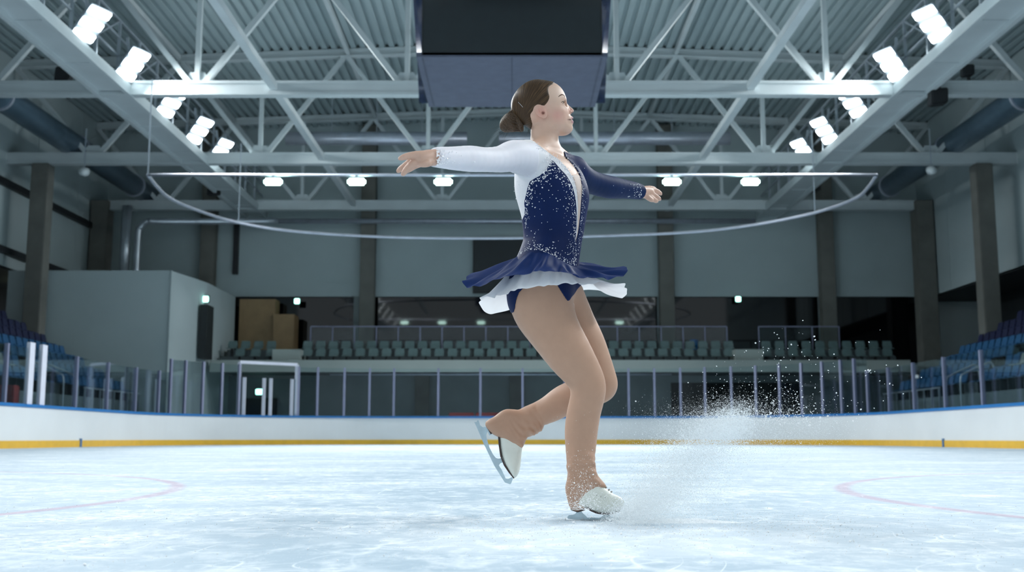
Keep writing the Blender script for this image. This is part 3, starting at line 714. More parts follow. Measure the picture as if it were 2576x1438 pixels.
def torso(P):
    z = P[:, 2]; zc = np.clip(z, rows[0, 0], rows[-1, 0])
    cx, cy, a, b = (np.interp(zc, rows[:, 0], rows[:, k]) for k in (1, 2, 3, 4))
    D = P[:, :2]-np.stack([cx, cy], 1); u = D@RT[:2]; v = D@FW[:2]
    e = 2.25
    l = (np.abs(u/a)**e+np.abs(v/b)**e)**(1/e)
    d = (l-1)*np.minimum(a, b)
    dz = np.maximum(rows[0, 0]-z, z-rows[-1, 0])
    return smax(d, dz, .05)
torsoP = Prim(torso, (-.12, 3.6, .6), (.36, 4.1, 1.3))
neck = Limb([(1363, 322, 26, 3.85), (1364, 345, 26, 3.85), (1365, 366, 29, 3.85), (1372, 395, 40, 3.85)], k=.01)
neck_f = Limb([(1382, 325, 23, 3.85), (1378, 345, 23.5, 3.85), (1378, 366, 26, 3.85), (1386, 392, 30, 3.85)], k=.01)
trap_n = Limb([(1366, 376, 27, 3.83), (1345, 385, 28, 3.78), (1326, 393, 34, 3.735)])
trap_f = Limb([(1385, 385, 28, 3.88), (1415, 410, 27, 3.94), (1438, 428, 30, 3.98)])
# ---- head
S = mpp(pp(1360, 270)); YAW = math.radians(9)
HC = pp(1360, 270)
def hl(P):      # world -> head frame: u forward, t towards the camera side, w up; metres from HC
    D = P-HC; c, s_ = math.cos(YAW), math.sin(YAW)
    return np.stack([D[:, 0]*c+D[:, 1]*s_, D[:, 0]*s_-D[:, 1]*c, D[:, 2]], 1)
def side_px(H):  # photo position of a head point, folded onto the camera side
    t = np.abs(H[:, 1]); c, s_ = math.cos(YAW), math.sin(YAW)
    P = np.stack([HC[0]+H[:, 0]*c+t*s_, HC[1]+H[:, 0]*s_-t*c, HC[2]+H[:, 2]], 1); return np.stack(proj(P), 1)
def uw(px, py): return ((px-1360)*S, (270-py)*S)
def E(px, py, t, ru, rt, rw, rot=0.):
    # the side nearer the camera shows shifted in the picture: undo that for off-centre features
    py = py+t*S/3.95*(1101-py); px = px-t*math.sin(YAW)-t*S/3.95*(px-1288)
    u, w = uw(px, py); return (np.array([u, t*S, w]), (ru*S, rt*S, rw*S), rot)
def rotm(a):
    c, s_ = math.cos(a), math.sin(a); return np.array([[c, 0, -s_], [0, 1, 0], [s_, 0, c]])
prof = [(1395.3, 209.2), (1402, 214.2), (1408.7, 220.3), (1413.5, 226), (1417.4, 232), (1420.3, 238), (1422.4, 244), (1423.8, 250), (1425, 254.5), (1427.2, 258.3), (1432.9, 263.2), (1437, 266.5), (1441, 269.3), (1444.6, 272.2), (1446.9, 275), (1447, 277.3), (1445, 279.6), (1442.3, 281.6), (1440.2, 283.6), (1439.8, 286.4), (1441.2, 289), (1443, 291.5), (1443.6, 294.3), (1442, 296.6), (1438.5, 298.6), (1436.3, 300.4), (1438.5, 302.4), (1441.6, 304.2), (1443, 307), (1442.6, 310.2), (1441, 312.4), (1440.2, 314.4), (1441, 317.5), (1441.9, 321), (1441.7, 324.5), (1440, 328), (1436.8, 332), (1431, 335.8), (1423.7, 338.6), (1417, 339.7), (1411, 341), (1405.8, 344.6), (1404, 350), (1403.5, 358), (1399, 372), (1345, 372), (1337, 355), (1334.5, 342), (1328, 330), (1315, 321), (1303, 309), (1293, 295), (1288, 283), (1286.5, 272), (1287.5, 256), (1291.5, 244), (1298.5, 233.5), (1306, 225.5), (1313.5, 219), (1323, 212), (1333.6, 207), (1344, 203.6), (1355.3, 201.8), (1364, 201.8), (1374, 203), (1385, 205.3)]
prof2 = np.array([uw(*p) for p in prof])
def poly_sdf(Q, V):
    n = len(V); d = np.full(len(Q), 1e9); s_ = np.ones(len(Q))
    for i in range(n):
        a = V[i]; b = V[i-1]; e = b-a; w_ = Q-a; t = np.clip((w_@e)/e.dot(e), 0, 1); r = w_-t[:, None]*e; d = np.minimum(d, (r*r).sum(1))
        c1 = Q[:, 1] >= a[1]; c2 = Q[:, 1] < b[1]; c3 = e[0]*w_[:, 1] > e[1]*w_[:, 0]
        s_ = np.where((c1 & c2 & c3) | (~c1 & ~c2 & ~c3), -s_, s_)
    return s_*np.sqrt(d)
def smooth_poly(pts, n=3):
    A = np.array(pts, float); m = len(A); out = []
    for i in range(m):
        a = A[i-1]; b = A[i]; c = A[(i+1) % m]; d = A[(i+2) % m]
        for k in range(n):
            t = k/n; out.append(.5*((2*b)+(c-a)*t+(2*a-5*b+4*c-d)*t*t+(-a+3*b-3*c+d)*t**3))
    return np.array(out)
prof2 = smooth_poly(prof2, 2)
EART = 0.
SKULL = E(1351, 262, 0, 66, 51, 61.5); FORE = E(1386, 262, 0, 41, 44, 56)
def head_local(Q, base=False):
    at_ = np.abs(Q[:, 1]); A = np.stack([Q[:, 0], at_, Q[:, 2]], 1)
    def e(t, k=None): return ell(A, t[0], t[1], rotm(t[2]) if t[2] else None)
    d = e(SKULL)
    d = smin(d, e(FORE), .02)                # forehead
    d = smin(d, e(E(1389, 294, 0, 44, 41, 40)), .018)               # mid face
    d = smin(d, e(E(1388, 312, 20, 34, 20, 24, .35)), .018)         # jaw
    d = smin(d, e(E(1418, 322, 0, 25, 22, 19)), .018)               # chin
    d = smin(d, e(E(1425, 303, 0, 21, 20, 17)), .010)               # muzzle
    d = smin(d, e(E(1404, 279, 28, 15, 13, 11)), .012)              # cheek bone
    d = smin(d, e(E(1408, 247, 17, 15, 17, 6)), .010)               # brow
    # eye sockets
    d = smax(d, -e(E(1425, 257.5, 23, 9.5, 12, 7.5)), .006)
    # nose
    a = np.array([*uw(1421, 254)]); b = np.array([*uw(1438, 274.5)])
    nose = cone(A, np.array([a[0], 0, a[1]]), np.array([b[0], 0, b[1]]), 6.0*S, 7.2*S); d = smin(d, nose, .007)
    d = smin(d, e(E(1435, 279, 7, 6.5, 5.2, 5.0)), .003)            # wings
    d = smin(d, e(E(1425, 274, 6, 9, 7, 9)), .006)
    d = smax(d, -e(E(1438.5, 282.5, 4.6, 2.8, 2., 1.6)), .0012)     # nostril
    # lips
    d = smin(d, e(E(1434, 295.0, 0, 10.5, 13, 4.4, -.25)), .003)
    d = smin(d, e(E(1434, 306.5, 0, 10.0, 11.5, 4.6, .15)), .003)
    d = smax(d, -e(E(1440, 300.6, 0, 8.2, 11.5, 1.1)), .0015)
    # eyeball with lids
    d = smin(d, e(E(1413.2, 257.2, 21.5, 7.6, 8.4, 8.2)), .0015)
    d = smax(d, poly_sdf(Q[:, [0, 2]], prof2), .005)
    if base: return d
    ea = .72
    c0 = E(1360, 281, EART, 12.6, 5.0, 20.5, ea)
    # outward tilt of the ear
    ear = ell(A, c0[0], c0[1], rotm(ea))
    ear = smax(ear, -e(E(1361.8, 279.5, EART+5.6, 7.2, 5.2, 13, ea)), .002)
    ear = smin(ear, e(E(1359.5, 281, EART+.6, 2.6, 2.6, 8, ea)), .0015)
    ear = smax(ear, -e(E(1366.5, 283.5, EART+3, 3.6, 6., 4.0)), .001)
    d = smin(d, ear, .0035)
    return d
_tt = np.linspace(0, .11, 221); _q = uw(1350, 297); _d = head_local(np.stack([_tt*0+_q[0], _tt, _tt*0+_q[1]], 1), True)
EART = float(_tt[np.argmax(_d > 0)]/S)+1.5; print('ear at', EART)
headP = Prim(lambda P: head_local(hl(P)), HC+np.array([-.125, -.12, -.155]), HC+np.array([.15, .12, .12]))
# ---- hands
def fing(pts, k=.003): return Limb(pts, 2, k)
hn = [fing([(1098, 395.5, 18, 3.29), (1086, 396.5, 18.5, 3.275), (1072, 398, 18.5, 3.26), (1058, 400, 17, 3.245)], .008),
      fing([(1062, 390.5, 11.5, 3.245), (1047, 390, 10, 3.235), (1030, 391.5, 8.4, 3.225), (1016, 395, 7.4, 3.215), (1006, 398.6, 5.2, 3.21)]),
      fing([(1056, 399, 11.5, 3.255), (1038, 404, 9.6, 3.25), (1021, 415.5, 8.2, 3.25), (1009, 424, 7.2, 3.255), (1001.5, 430.5, 5.2, 3.26)]),
      fing([(1058, 406, 11, 3.245), (1040, 411, 9.4, 3.235), (1026, 422, 8.2, 3.235), (1018, 432, 7., 3.235), (1013.5, 438.5, 5.2, 3.235)]),
      fing([(1060, 409, 10, 3.275), (1044, 416, 8.4, 3.275), (1032, 424, 7.2, 3.28), (1025, 429.5, 5.4, 3.285)]),
      fing([(1086, 405, 11, 3.262), (1075, 410, 9.5, 3.24), (1065, 413, 7.6, 3.232), (1056, 413, 6.0, 3.23)])]
hf = [fing([(1612, 483, 14, 4.36), (1622, 483, 14, 4.38), (1633, 484.5, 13.2, 4.40)], .008),
      fing([(1636, 478.5, 7.5, 4.40), (1647, 479, 6.6, 4.42), (1656, 483, 5.8, 4.43), (1662.5, 487.5, 4.3, 4.435)]),
      fing([(1636, 487, 7.8, 4.39), (1647, 492.5, 6.8, 4.40), (1655, 498, 6.0, 4.405), (1659.5, 501, 4.4, 4.41)]),
      fing([(1631, 493, 7.5, 4.38), (1641, 499.5, 6.6, 4.385), (1648, 504, 5.6, 4.39), (1652.5, 506, 4.4, 4.395)]),
      fing([(1627, 494, 7, 4.37), (1635, 500.5, 5.8, 4.37), (1641, 504, 4.6, 4.372)]),
      fing([(1622, 476, 8, 4.40), (1634, 473.5, 6.6, 4.425), (1643, 474, 5.6, 4.44), (1649, 477, 4.2, 4.45)])]
# ---- feet inside the boots
def chain(d, P, prims, k):
    for p in prims: d = smin(d, evalp(p, P), k)
    return d
foot_n = Limb([(1462, 1195, 28, 3.82), (1465, 1235, 24, 3.82), (1500, 1262, 18, 3.82), (1540, 1268, 14, 3.82)])
foot_f = Limb([(1325, 1052, 22, 4.03), (1295, 1080, 20, 4.03), (1286, 1120, 13, 4.03), (1289, 1160, 9, 4.03)])
def body(P, feet=True):
    d = evalp(torsoP, P)
    d = smin(d, evalp(leg_near, P), .03); d = smin(d, smin(evalp(leg_far, P), 1., .001), .03)
    d = smin(d, evalp(trap_n, P), .025); d = smin(d, evalp(trap_f, P), .025)
    d = smin(d, evalp(arm_near, P), .016); d = smin(d, evalp(arm_far, P), .018)
    d = smin(d, smin(evalp(neck, P), evalp(neck_f, P), .012), .02)
    d = smin(d, evalp(headP, P), .007)
    for L in (hn, hf):
        h = evalp(L[0], P)
        for q in L[1:]: h = smin(h, evalp(q, P), .0035)
        d = smin(d, h, .006)
    if feet: d = smin(d, evalp(foot_n, P), .01); d = smin(d, evalp(foot_f, P), .01)
    return d

# ---- iso-surface on an uneven grid (surface nets), only where the surface is
def axis(lo, hi, step, fine):
    """fine: list of (a, b, step)"""
    v = [lo]
    while v[-1] < hi:
        s_ = step
        for a, b, f in fine:
            if a <= v[-1] <= b: s_ = min(s_, f)
        v.append(v[-1]+s_)
    n = (-len(v)+1) % 8
    for _ in range(n): v.append(v[-1]+step)
    return np.array(v)
def nets(f, X, Y, Z, margin=1.08):
    nx, ny, nz = len(X), len(Y), len(Z); B = 8
    cx, cy, cz = X[::B], Y[::B], Z[::B]
    mx, my, mz = (cx[1:]+cx[:-1])/2, (cy[1:]+cy[:-1])/2, (cz[1:]+cz[:-1])/2
    hx, hy, hz = np.diff(cx)/2, np.diff(cy)/2, np.diff(cz)/2
    G = np.stack(np.meshgrid(mx, my, mz, indexing='ij'), -1).reshape(-1, 3)
    H = np.stack(np.meshgrid(hx, hy, hz, indexing='ij'), -1).reshape(-1, 3); Hr = np.linalg.norm(H, axis=1)
    d = np.concatenate([f(G[i:i+200000]) for i in range(0, len(G), 200000)])
    act = np.where(np.abs(d) < Hr*margin+.006)[0]
    nbx, nby, nbz = len(mx), len(my), len(mz)
    V = np.full((nx, ny, nz), 1., np.float32)
    # coarse sign fill so that untouched inside cells stay inside
    sg = np.where(d < 0, -1., 1.).reshape(nbx, nby, nbz).astype(np.float32)
    V[:(nbx*B), :(nby*B), :(nbz*B)] = np.repeat(np.repeat(np.repeat(sg, B, 0), B, 1), B, 2)
    ar = np.arange(B+1); oi = np.stack(np.meshgrid(ar, ar, ar, indexing='ij'), -1).reshape(-1, 3)
    CH_ = 32
    for i in range(0, len(act), CH_):
        a = act[i:i+CH_]; b = np.stack(np.unravel_index(a, (nbx, nby, nbz)), 1)*B
        I = (b[:, None, :]+oi[None]).reshape(-1, 3)
        # one value per grid point
        P = np.stack([X[I[:, 0]], Y[I[:, 1]], Z[I[:, 2]]], 1); V[I[:, 0], I[:, 1], I[:, 2]] = f(P)
    s_ = V < 0
    c = s_[:-1, :-1, :-1].astype(np.int8)
    for i in (0, 1):
        for j in (0, 1):
            for k in (0, 1):
                if i+j+k: c = c+s_[i:nx-1+i, j:ny-1+j, k:nz-1+k]
    cell = np.argwhere((c > 0) & (c < 8)); idx = np.full((nx-1, ny-1, nz-1), -1, np.int32); idx[cell[:, 0], cell[:, 1], cell[:, 2]] = np.arange(len(cell))
    acc = np.zeros((len(cell), 3)); cnt = np.zeros(len(cell))
    AX = (X, Y, Z)
    corners = [(i, j, k) for i in (0, 1) for j in (0, 1) for k in (0, 1)]
    for a in corners:
        for ax in range(3):
            if a[ax]: continue
            b = list(a); b[ax] = 1
            ia = cell+np.array(a); ib = cell+np.array(b)
            va = V[ia[:, 0], ia[:, 1], ia[:, 2]]; vb = V[ib[:, 0], ib[:, 1], ib[:, 2]]
            m = (va < 0) != (vb < 0); t = np.clip(va/(va-vb+1e-12), 0, 1)
            pa = np.stack([AX[q][ia[:, q]] for q in range(3)], 1); pb = np.stack([AX[q][ib[:, q]] for q in range(3)], 1)
            acc[m] += (pa+(pb-pa)*t[:, None])[m]; cnt[m] += 1
    acc /= np.maximum(cnt, 1)[:, None]
    quads = []
    for ax in range(3):
        sl = [slice(1, -1)]*3; sl[ax] = slice(0, -1); lo = s_[tuple(sl)]
        sh = [slice(1, -1)]*3; sh[ax] = slice(1, None); hi = s_[tuple(sh)]
        e = np.argwhere(lo != hi); e2 = e.copy()
        for q in range(3):
            if q != ax: e2[:, q] += 1
        inside = s_[e2[:, 0], e2[:, 1], e2[:, 2]]
        b1, b2 = (ax+1) % 3, (ax+2) % 3
        def g(o1, o2):
            r = e2.copy(); r[:, b1] -= o1; r[:, b2] -= o2; return idx[r[:, 0], r[:, 1], r[:, 2]]
        q4 = np.stack([g(1, 1), g(0, 1), g(0, 0), g(1, 0)], 1); q4[~inside] = q4[~inside][:, ::-1]; quads.append(q4)
    Q = np.concatenate(quads); Q = Q[(Q >= 0).all(1)]
    return acc, Q
def polymesh(name, V, Q, m, parent, smooth=True):
    me = bpy.data.meshes.new(name); n = len(Q); w_ = Q.shape[1]
    me.vertices.add(len(V)); me.vertices.foreach_set('co', np.asarray(V, np.float32).ravel())
    me.loops.add(n*w_); me.loops.foreach_set('vertex_index', Q.astype(np.int32).ravel())
    me.polygons.add(n); me.polygons.foreach_set('loop_start', np.arange(n, dtype=np.int32)*w_)
    me.polygons.foreach_set('use_smooth', [smooth]*n); me.update(calc_edges=True)
    return link(name, me, m, parent)
def relax(V, Q, it=2, lam=.5):
    n = len(V); e = np.concatenate([Q[:, [0, 1]], Q[:, [1, 2]], Q[:, [2, 3]], Q[:, [3, 0]]]); V = V.copy()
    for _ in range(it):
        S_ = np.zeros_like(V); K = np.zeros(n)
        for q in range(3):
            S_[:, q] = np.bincount(e[:, 0], V[e[:, 1], q], n)+np.bincount(e[:, 1], V[e[:, 0], q], n)
        K = np.bincount(e[:, 0], minlength=n)+np.bincount(e[:, 1], minlength=n)
        V += lam*(S_/np.maximum(K, 1)[:, None]-V)
    return V
SK = np.array([pp(1470, 1307, 3.82)[0], 3.84, 0.])
root = thing('figure_skater', SK, 'person figure skating in a navy and white sequinned dress, arms spread, one skate lifted', 'person')
def local(V): return V-SK
# ---- colours for the skater
def vcmat(name, rough=.5, sss=.12, **kw):
    m = mat(name, (1, 1, 1), rough, sss=sss, var=.03, scale=40, **kw); nt = m.node_tree; N, L = nt.nodes, nt.links
    a = N.new('ShaderNodeVertexColor'); a.layer_name = 'tone'
    sc_ = [n for n in N if n.type == 'VECT_MATH'][0]; L.new(a.outputs['Color'], sc_.inputs[0]); return m
MS = dict(
 skin=vcmat('skin', .48),
 tights=mat('tan_tights', (.50, .30, .205), .55, var=.03, scale=30, sheen=.1, spec=.3, bump=.05, bscale=400),
 navy=mat('navy_velvet', (.003, .014, .072), .6, var=.12, scale=9, spec=.15),
 navy_sleeve=mat('navy_mesh_sleeve', (.005, .019, .075), .65, var=.06, scale=20, spec=.15),
 white_mesh=mat('white_stretch_mesh', (.80, .78, .83), .6, var=.03, scale=20, sheen=.2, sss=.05),
 nude=mat('cream_mesh', (.62, .50, .44), .6, var=.04, scale=30),
 white_side=mat('sheer_white_panel', (.78, .77, .79), .6, var=.03, scale=20, sss=.05),
 navy_chiffon=mat('navy_chiffon', (.005, .024, .115), .65, var=.12, scale=8, transl=.3, spec=.2),
 white_chiffon=mat('white_chiffon', (.93, .95, .97), .65, var=.03, scale=14, transl=.5),
 boot=mat('white_boot_leather', (.78, .80, .72), .42, var=.05, scale=20, bump=.22, bscale=34),
 sole=mat('brown_sole_edge', (.06, .035, .03), .5),
 blade=mat('brushed_steel_blade', (.50, .62, .68), .3, metal=.75, var=.1, scale=30),
 lace=mat('grey_lace_hook', (.30, .30, .28), .5),
 stone=mat('rhinestone_glitter', (1., .98, 1.), .2, var=.05, scale=300, coat=1., spec=1.),
 hair=None, eye=mat('eye_white', (.7, .68, .66), .2), iris=mat('grey_brown_iris', (.06, .05, .045), .2),
 brow=mat('brown_brow_hair', (.14, .075, .05), .8), lash=mat('dark_lash', (.02, .012, .01), .6),
 pin=mat('steel_hair_pin', (.7, .7, .7), .25, metal=.9),
)
def hairmat():
    m = bpy.data.materials.new('sleek_brown_hair'); m.use_nodes = True; nt = m.node_tree; N, L = nt.nodes, nt.links; b = N['Principled BSDF']
    tc = N.new('ShaderNodeTexCoord'); sp = N.new('ShaderNodeSeparateXYZ'); L.new(tc.outputs['Object'], sp.inputs[0])
    bc = pp(1305, 318)-SK
    def M_(op, a, c=None):
        r = N.new('ShaderNodeMath'); r.operation = op
        for i, v in enumerate((a, c)):
            if v is None: continue
            if isinstance(v, (int, float)): r.inputs[i].default_value = float(v)
            else: L.new(v, r.inputs[i])
        return r.outputs[0]
    dx = M_('SUBTRACT', sp.outputs[0], bc[0]); dz = M_('SUBTRACT', sp.outputs[2], bc[2])
    ang = M_('ARCTAN2', dz, dx); rad = M_('SQRT', M_('ADD', M_('MULTIPLY', dx, dx), M_('MULTIPLY', dz, dz)))
    cb = N.new('ShaderNodeCombineXYZ'); L.new(M_('MULTIPLY', ang, 55), cb.inputs[0]); L.new(M_('MULTIPLY', rad, 12), cb.inputs[1]); L.new(M_('MULTIPLY', sp.outputs[1], 30), cb.inputs[2])
    n = N.new('ShaderNodeTexNoise'); n.inputs['Scale'].default_value = 1.; n.inputs['Detail'].default_value = 5; n.inputs['Roughness'].default_value = .6; L.new(cb.outputs[0], n.inputs['Vector'])
    cr = N.new('ShaderNodeValToRGB'); L.new(n.outputs['Fac'], cr.inputs[0]); e = cr.color_ramp.elements
    e[0].position = .32; e[0].color = (.020, .011, .006, 1); e[1].position = .75; e[1].color = (.165, .095, .045, 1)
    q = cr.color_ramp.elements.new(.52); q.color = (.062, .036, .018, 1)
    L.new(cr.outputs[0], b.inputs['Base Color']); b.inputs['Roughness'].default_value = .42; b.inputs['Specular IOR Level'].default_value = .22
    bp = N.new('ShaderNodeBump'); bp.inputs['Strength'].default_value = .6; bp.inputs['Distance'].default_value = .001; L.new(n.outputs['Fac'], bp.inputs['Height']); L.new(bp.outputs[0], b.inputs['Normal'])
    return m
MS['hair'] = hairmat()

# ---- the continuous body
xh0, xh1 = pp(995, 0, 3.25)[0], pp(1100, 0, 3.25)[0]
BX = axis(xh0-.01, .66, .0052, [(xh0-.01, xh1, .0026), (HC[0]-.12, HC[0]+.135, .0015), (.515, .66, .0026)])
BY = axis(3.12, 4.52, .0052, [(3.15, 3.31, .0035), (HC[1]-.085, HC[1]-.02, .0016), (HC[1]-.02, HC[1]+.09, .0035), (4.34, 4.5, .0035)])
BZ = axis(.02, 1.62, .0052, [(HC[2]-.11, HC[2]+.10, .0015), (pp(0, 445, 3.25)[2], pp(0, 370, 3.25)[2], .0026)])
V, Q = nets(body, BX, BY, BZ); V = relax(V, Q, 1, .35)
bo = polymesh('body', local(V), Q, MS['skin'], root)
px, py = proj(V); ncam = V[:, 1] < 3.87
col = np.tile(np.array([.66, .44, .335, 1.]), (len(V), 1))
def blend(mask, c):
    global col
    col[:, :3] = col[:, :3]*(1-mask[:, None])+np.array(c)*mask[:, None]
H_ = hl(V); hu, hw_ = side_px(H_).T; inhead = (np.abs(H_[:, 1]) < .1) & (np.abs(H_[:, 0]) < .14) & (np.abs(H_[:, 2]) < .12)
def g(cx, cy, rx, ry): return np.exp(-(((hu-cx)/rx)**2+((hw_-cy)/ry)**2))*inhead
blend(.55*g(1403, 290, 20, 17), (.70, .30, .255)); blend(.5*g(1360, 281, 15, 19), (.72, .27, .22)); blend(.5*g(1438, 277, 9, 6), (.70, .33, .28))
blend(.45*g(1400, 230, 25, 18), (.74, .56, .45))
lip = np.clip((g(1441.5, 296.5, 6.5, 4.6)+g(1441.5, 306.5, 5.5, 4.2))*1.5-.45, 0, 1); blend(np.clip(lip, 0, .9), (.50, .215, .26))
blend(np.clip(g(1434, 300.7, 5, 1.5)*1.3, 0, 1), (.12, .04, .04))
blend(np.clip(g(1439, 282.6, 3., 2.)*1.2-.2, 0, .8), (.22, .08, .07)); blend(np.clip(g(1366, 284, 4.5, 4.2)*1.2-.2, 0, .8), (.25, .09, .07))  # mouth line, nostril and ear hollow shade painted into the skin tone
blend(((px < 1110) | (px > 1600))*.6, (.60, .36, .27))
a = bo.data.color_attributes.new('tone', 'FLOAT_COLOR', 'POINT'); a.data.foreach_set('color', col.ravel())

# ---- garments: outer skins of the same figure, cut along their own seams
BZt, BZl = rows[-1, 0], rows[0, 0]
def inpoly(px, py, V_):
    n = len(V_); r = np.zeros(len(px), bool); j = n-1
    for i in range(n):
        xi, yi = V_[i]; xj, yj = V_[j]
        c = ((yi > py) != (yj > py)) & (px < (xj-xi)*(py-yi)/(yj-yi+1e-12)+xi); r ^= c; j = i
    return r
def pdist(P, poly):         # signed distance (metres) to an outline given in photo pixels, seen along the view
    q = np.stack(proj(P), 1); return poly_sdf(q, poly)*.00142
near_navy = smooth_poly([(1387.6, 402), (1399, 412), (1412.4, 427.5), (1423, 438), (1431.4, 451), (1438, 463), (1443, 477), (1449, 505.5), (1451, 541), (1449.5, 588), (1449, 610), (1470, 625), (1475, 690), (1280, 690), (1300, 640), (1290, 600), (1319, 541), (1318.5, 512), (1323.7, 486.6), (1333, 456), (1358, 441.7), (1379, 418)], 2)
vneck = smooth_poly([(1340, 350), (1350, 362), (1364, 373), (1386, 389), (1403, 401), (1415, 412), (1428, 427), (1440, 447), (1448, 470), (1452, 500), (1453, 560), (1447, 606), (1452, 598), (1457, 570), (1461, 529), (1463.5, 491), (1464, 470), (1458, 440), (1446, 420), (1432, 404), (1420, 392), (1415, 340), (1380, 330)], 2)
white_zone = smooth_poly([(1334, 351), (1350, 362), (1364, 373), (1386, 389), (1403, 401), (1415, 412), (1428, 427), (1440, 447), (1448, 470), (1452, 500), (1453, 560), (1447, 606), (1420, 606), (1300, 606), (1280, 560), (1280, 470), (1290, 440), (1290, 350)], 2)
tor = [torsoP, trap_n, trap_f]
def torso_near(P):
    d = evalp(torsoP, P); d = smin(d, evalp(trap_n, P), .025); d = smin(d, evalp(trap_f, P), .025); return d
def bodyd(P): return body(P, False)
axn = (arm_near.W[-1]-arm_near.W[3]); 
def halfsp(P, p, n): n = np.array(n, float); n /= np.linalg.norm(n); return (P-p)@n       # >0 beyond
nshoulder = at(1352, 400, 3.74); cuff_n = at(1091, 395, 3.282); cuff_f = at(1611, 482.5, 4.36)
nA = np.array(at(1290, 393, 3.64)-at(1352, 402, 3.78)); 
def sleeve_n(P):
    d = bodyd(P)-.0042
    q = np.stack(proj(P), 1); seam = ((q[:, 0]-1357)+.0042*(q[:, 1]-398)**2*1.)*.00142      # curved armhole
    d = smax(d, seam, .002); d = smax(d, np.where(q[:, 0] > 1292, (q[:, 1]-(431+(q[:, 0]-1292)*.42))*.00135, -.04), .003)
    d = smax(d, halfsp(P, cuff_n, at(1090, 393, 3.28)-at(1112, 396, 3.31)), .001)
    return smax(d, P[:, 1]-3.84, .01)
def white_body(P):
    d = bodyd(P)-.0030
    d = smax(d, pdist(P, white_zone), .001)
    d = smax(d, P[:, 1]-3.93, .002)
    return d
def arm_cut(P):            # keeps the bodice off the near arm
    q = proj(P); return (1296-q[0])*.00142
def navy_body(P):
    d = bodyd(P)-.0046
    nearside = pdist(P, near_navy); q = proj(P)
    far = smax(3.85-P[:, 1]+ (q[0]-1452)*-.00142*0, -(pdist(P, vneck)), .001)
    far = np.maximum(far, (q[0]-1700)*.001)
    front = smax(pdist(P, smooth_poly([(1449, 612), (1455, 585), (1460, 545), (1464, 495), (1465, 470), (1459, 440), (1447, 420), (1433, 404), (1421, 391), (1440, 385), (1500, 400), (1500, 600), (1500, 690), (1440, 690)], 2)), 0*far-1, .001)
    m = np.minimum(np.minimum(nearside, far), front)
    d = smax(d, m, .001); d = smax(d, BZL-P[:, 2], .002)
    armf = halfsp(P, at(1458, 440, 4.01), (1, .75, -.1)); d = smax(d, armf, .002)
    d = smax(d, arm_cut(P), .001)
    return d
BZL = pp(1380, 705)[2]
def sleeve_f(P):
    d = bodyd(P)-.0042
    d = smax(d, -halfsp(P, at(1452, 436, 4.0), (1, .75, -.1)), .002)
    return smax(d, halfsp(P, cuff_f, cuff_f-at(1595, 479, 4.33)), .001)
brief_out = smooth_poly([(1258, 690), (1264, 740), (1274, 780), (1292, 786), (1297, 762), (1306, 735), (1330, 716), (1360, 708), (1392, 708), (1408, 727), (1428, 757), (1438, 747), (1452, 728), (1462, 690)], 2)
def brief(P):
    d = bodyd(P)-.0050
    m = pdist(P, brief_out)
    d = smax(d, m, .0015); return smax(d, P[:, 2]-pp(1380, 640)[2], .002)
def G(name, f, x, y, z, st, m, it=1, label=None):
    V, Q = nets(f, axis(x[0], x[1], st, []), axis(y[0], y[1], st, []), axis(z[0], z[1], st, []))
    V = relax(V, Q, it, .4); o = polymesh(name, local(V), Q, m, root)
    if label: o['label'] = label
    return o
def zr(y1, y0, Y=YB): return (pp(0, y1, Y)[2], pp(0, y0, Y)[2])
G('right_sleeve', sleeve_n, (-.30, .14), (3.22, 3.86), (.98, 1.28), .0032, MS['white_mesh'], 6, 'sheer white long sleeve')
G('white_mesh_panel', white_body, (0, .27), (3.62, 3.95), zr(615, 345), .0026, MS['white_side'], 1, 'sheer white side panel and neck edge')
G('bodice', navy_body, (0, .32), (3.62, 4.14), zr(715, 380), .0028, MS['navy'], 1, 'navy velvet bodice panel')
G('left_sleeve', sleeve_f, (.18, .56), (3.9, 4.42), zr(520, 380, 4.2), .0032, MS['navy_sleeve'], 6, 'navy long sleeve')
nude_out = smooth_poly([(1438, 440), (1442, 447), (1449, 470), (1453, 500), (1452, 560), (1446, 610), (1456, 600), (1464, 560), (1468, 500), (1468, 465), (1462, 446), (1456, 440)], 2)
def nude(P): return smax(smax(bodyd(P)-.0018, pdist(P, nude_out), .001), P[:, 1]-3.95, .001)
G('nude_insert', nude, (.1, .3), (3.62, 3.97), zr(620, 400), .0026, MS['nude'], 1, 'cream mesh insert down the front')
G('brief', brief, (-.03, .28), (3.6, 4.12), zr(800, 635), .003, MS['navy'], 1, 'navy brief under the skirt')

# ---- boots (hidden parts too), tights over them
def slab_sdf(poly, Yc, wfun, k):
    W2 = np.array([[at(p[0], p[1], Yc)[0], at(p[0], p[1], Yc)[2]] for p in smooth_poly(poly, 2)])
    lo = (W2[:, 0].min()-.03, Yc-.08, W2[:, 1].min()-.03); hi = (W2[:, 0].max()+.03, Yc+.08, W2[:, 1].max()+.03)
    def f(P):
        d = poly_sdf(P[:, [0, 2]], W2); return smax(d, np.abs(P[:, 1]-Yc)-wfun(P), k)
    return Prim(f, lo, hi)
bootf_poly = [(1254, 1090), (1257, 1118), (1261, 1145), (1270, 1168), (1282, 1187), (1291, 1200), (1299, 1198), (1306, 1184), (1310, 1160), (1312, 1138), (1315, 1120), (1325, 1098), (1345, 1080), (1330, 1040), (1290, 1036), (1255, 1046), (1230, 1062), (1232, 1074)]
bootn_poly = [(1436, 1276), (1448, 1282), (1462, 1279), (1475.7, 1276), (1485, 1281), (1496, 1286.5), (1515, 1290), (1540, 1289), (1556, 1284), (1566, 1274), (1569, 1263), (1563, 1252), (1543, 1242), (1522, 1226), (1505, 1210), (1492, 1185), (1488, 1150), (1438, 1150), (1435, 1185), (1432, 1225), (1432, 1252)]
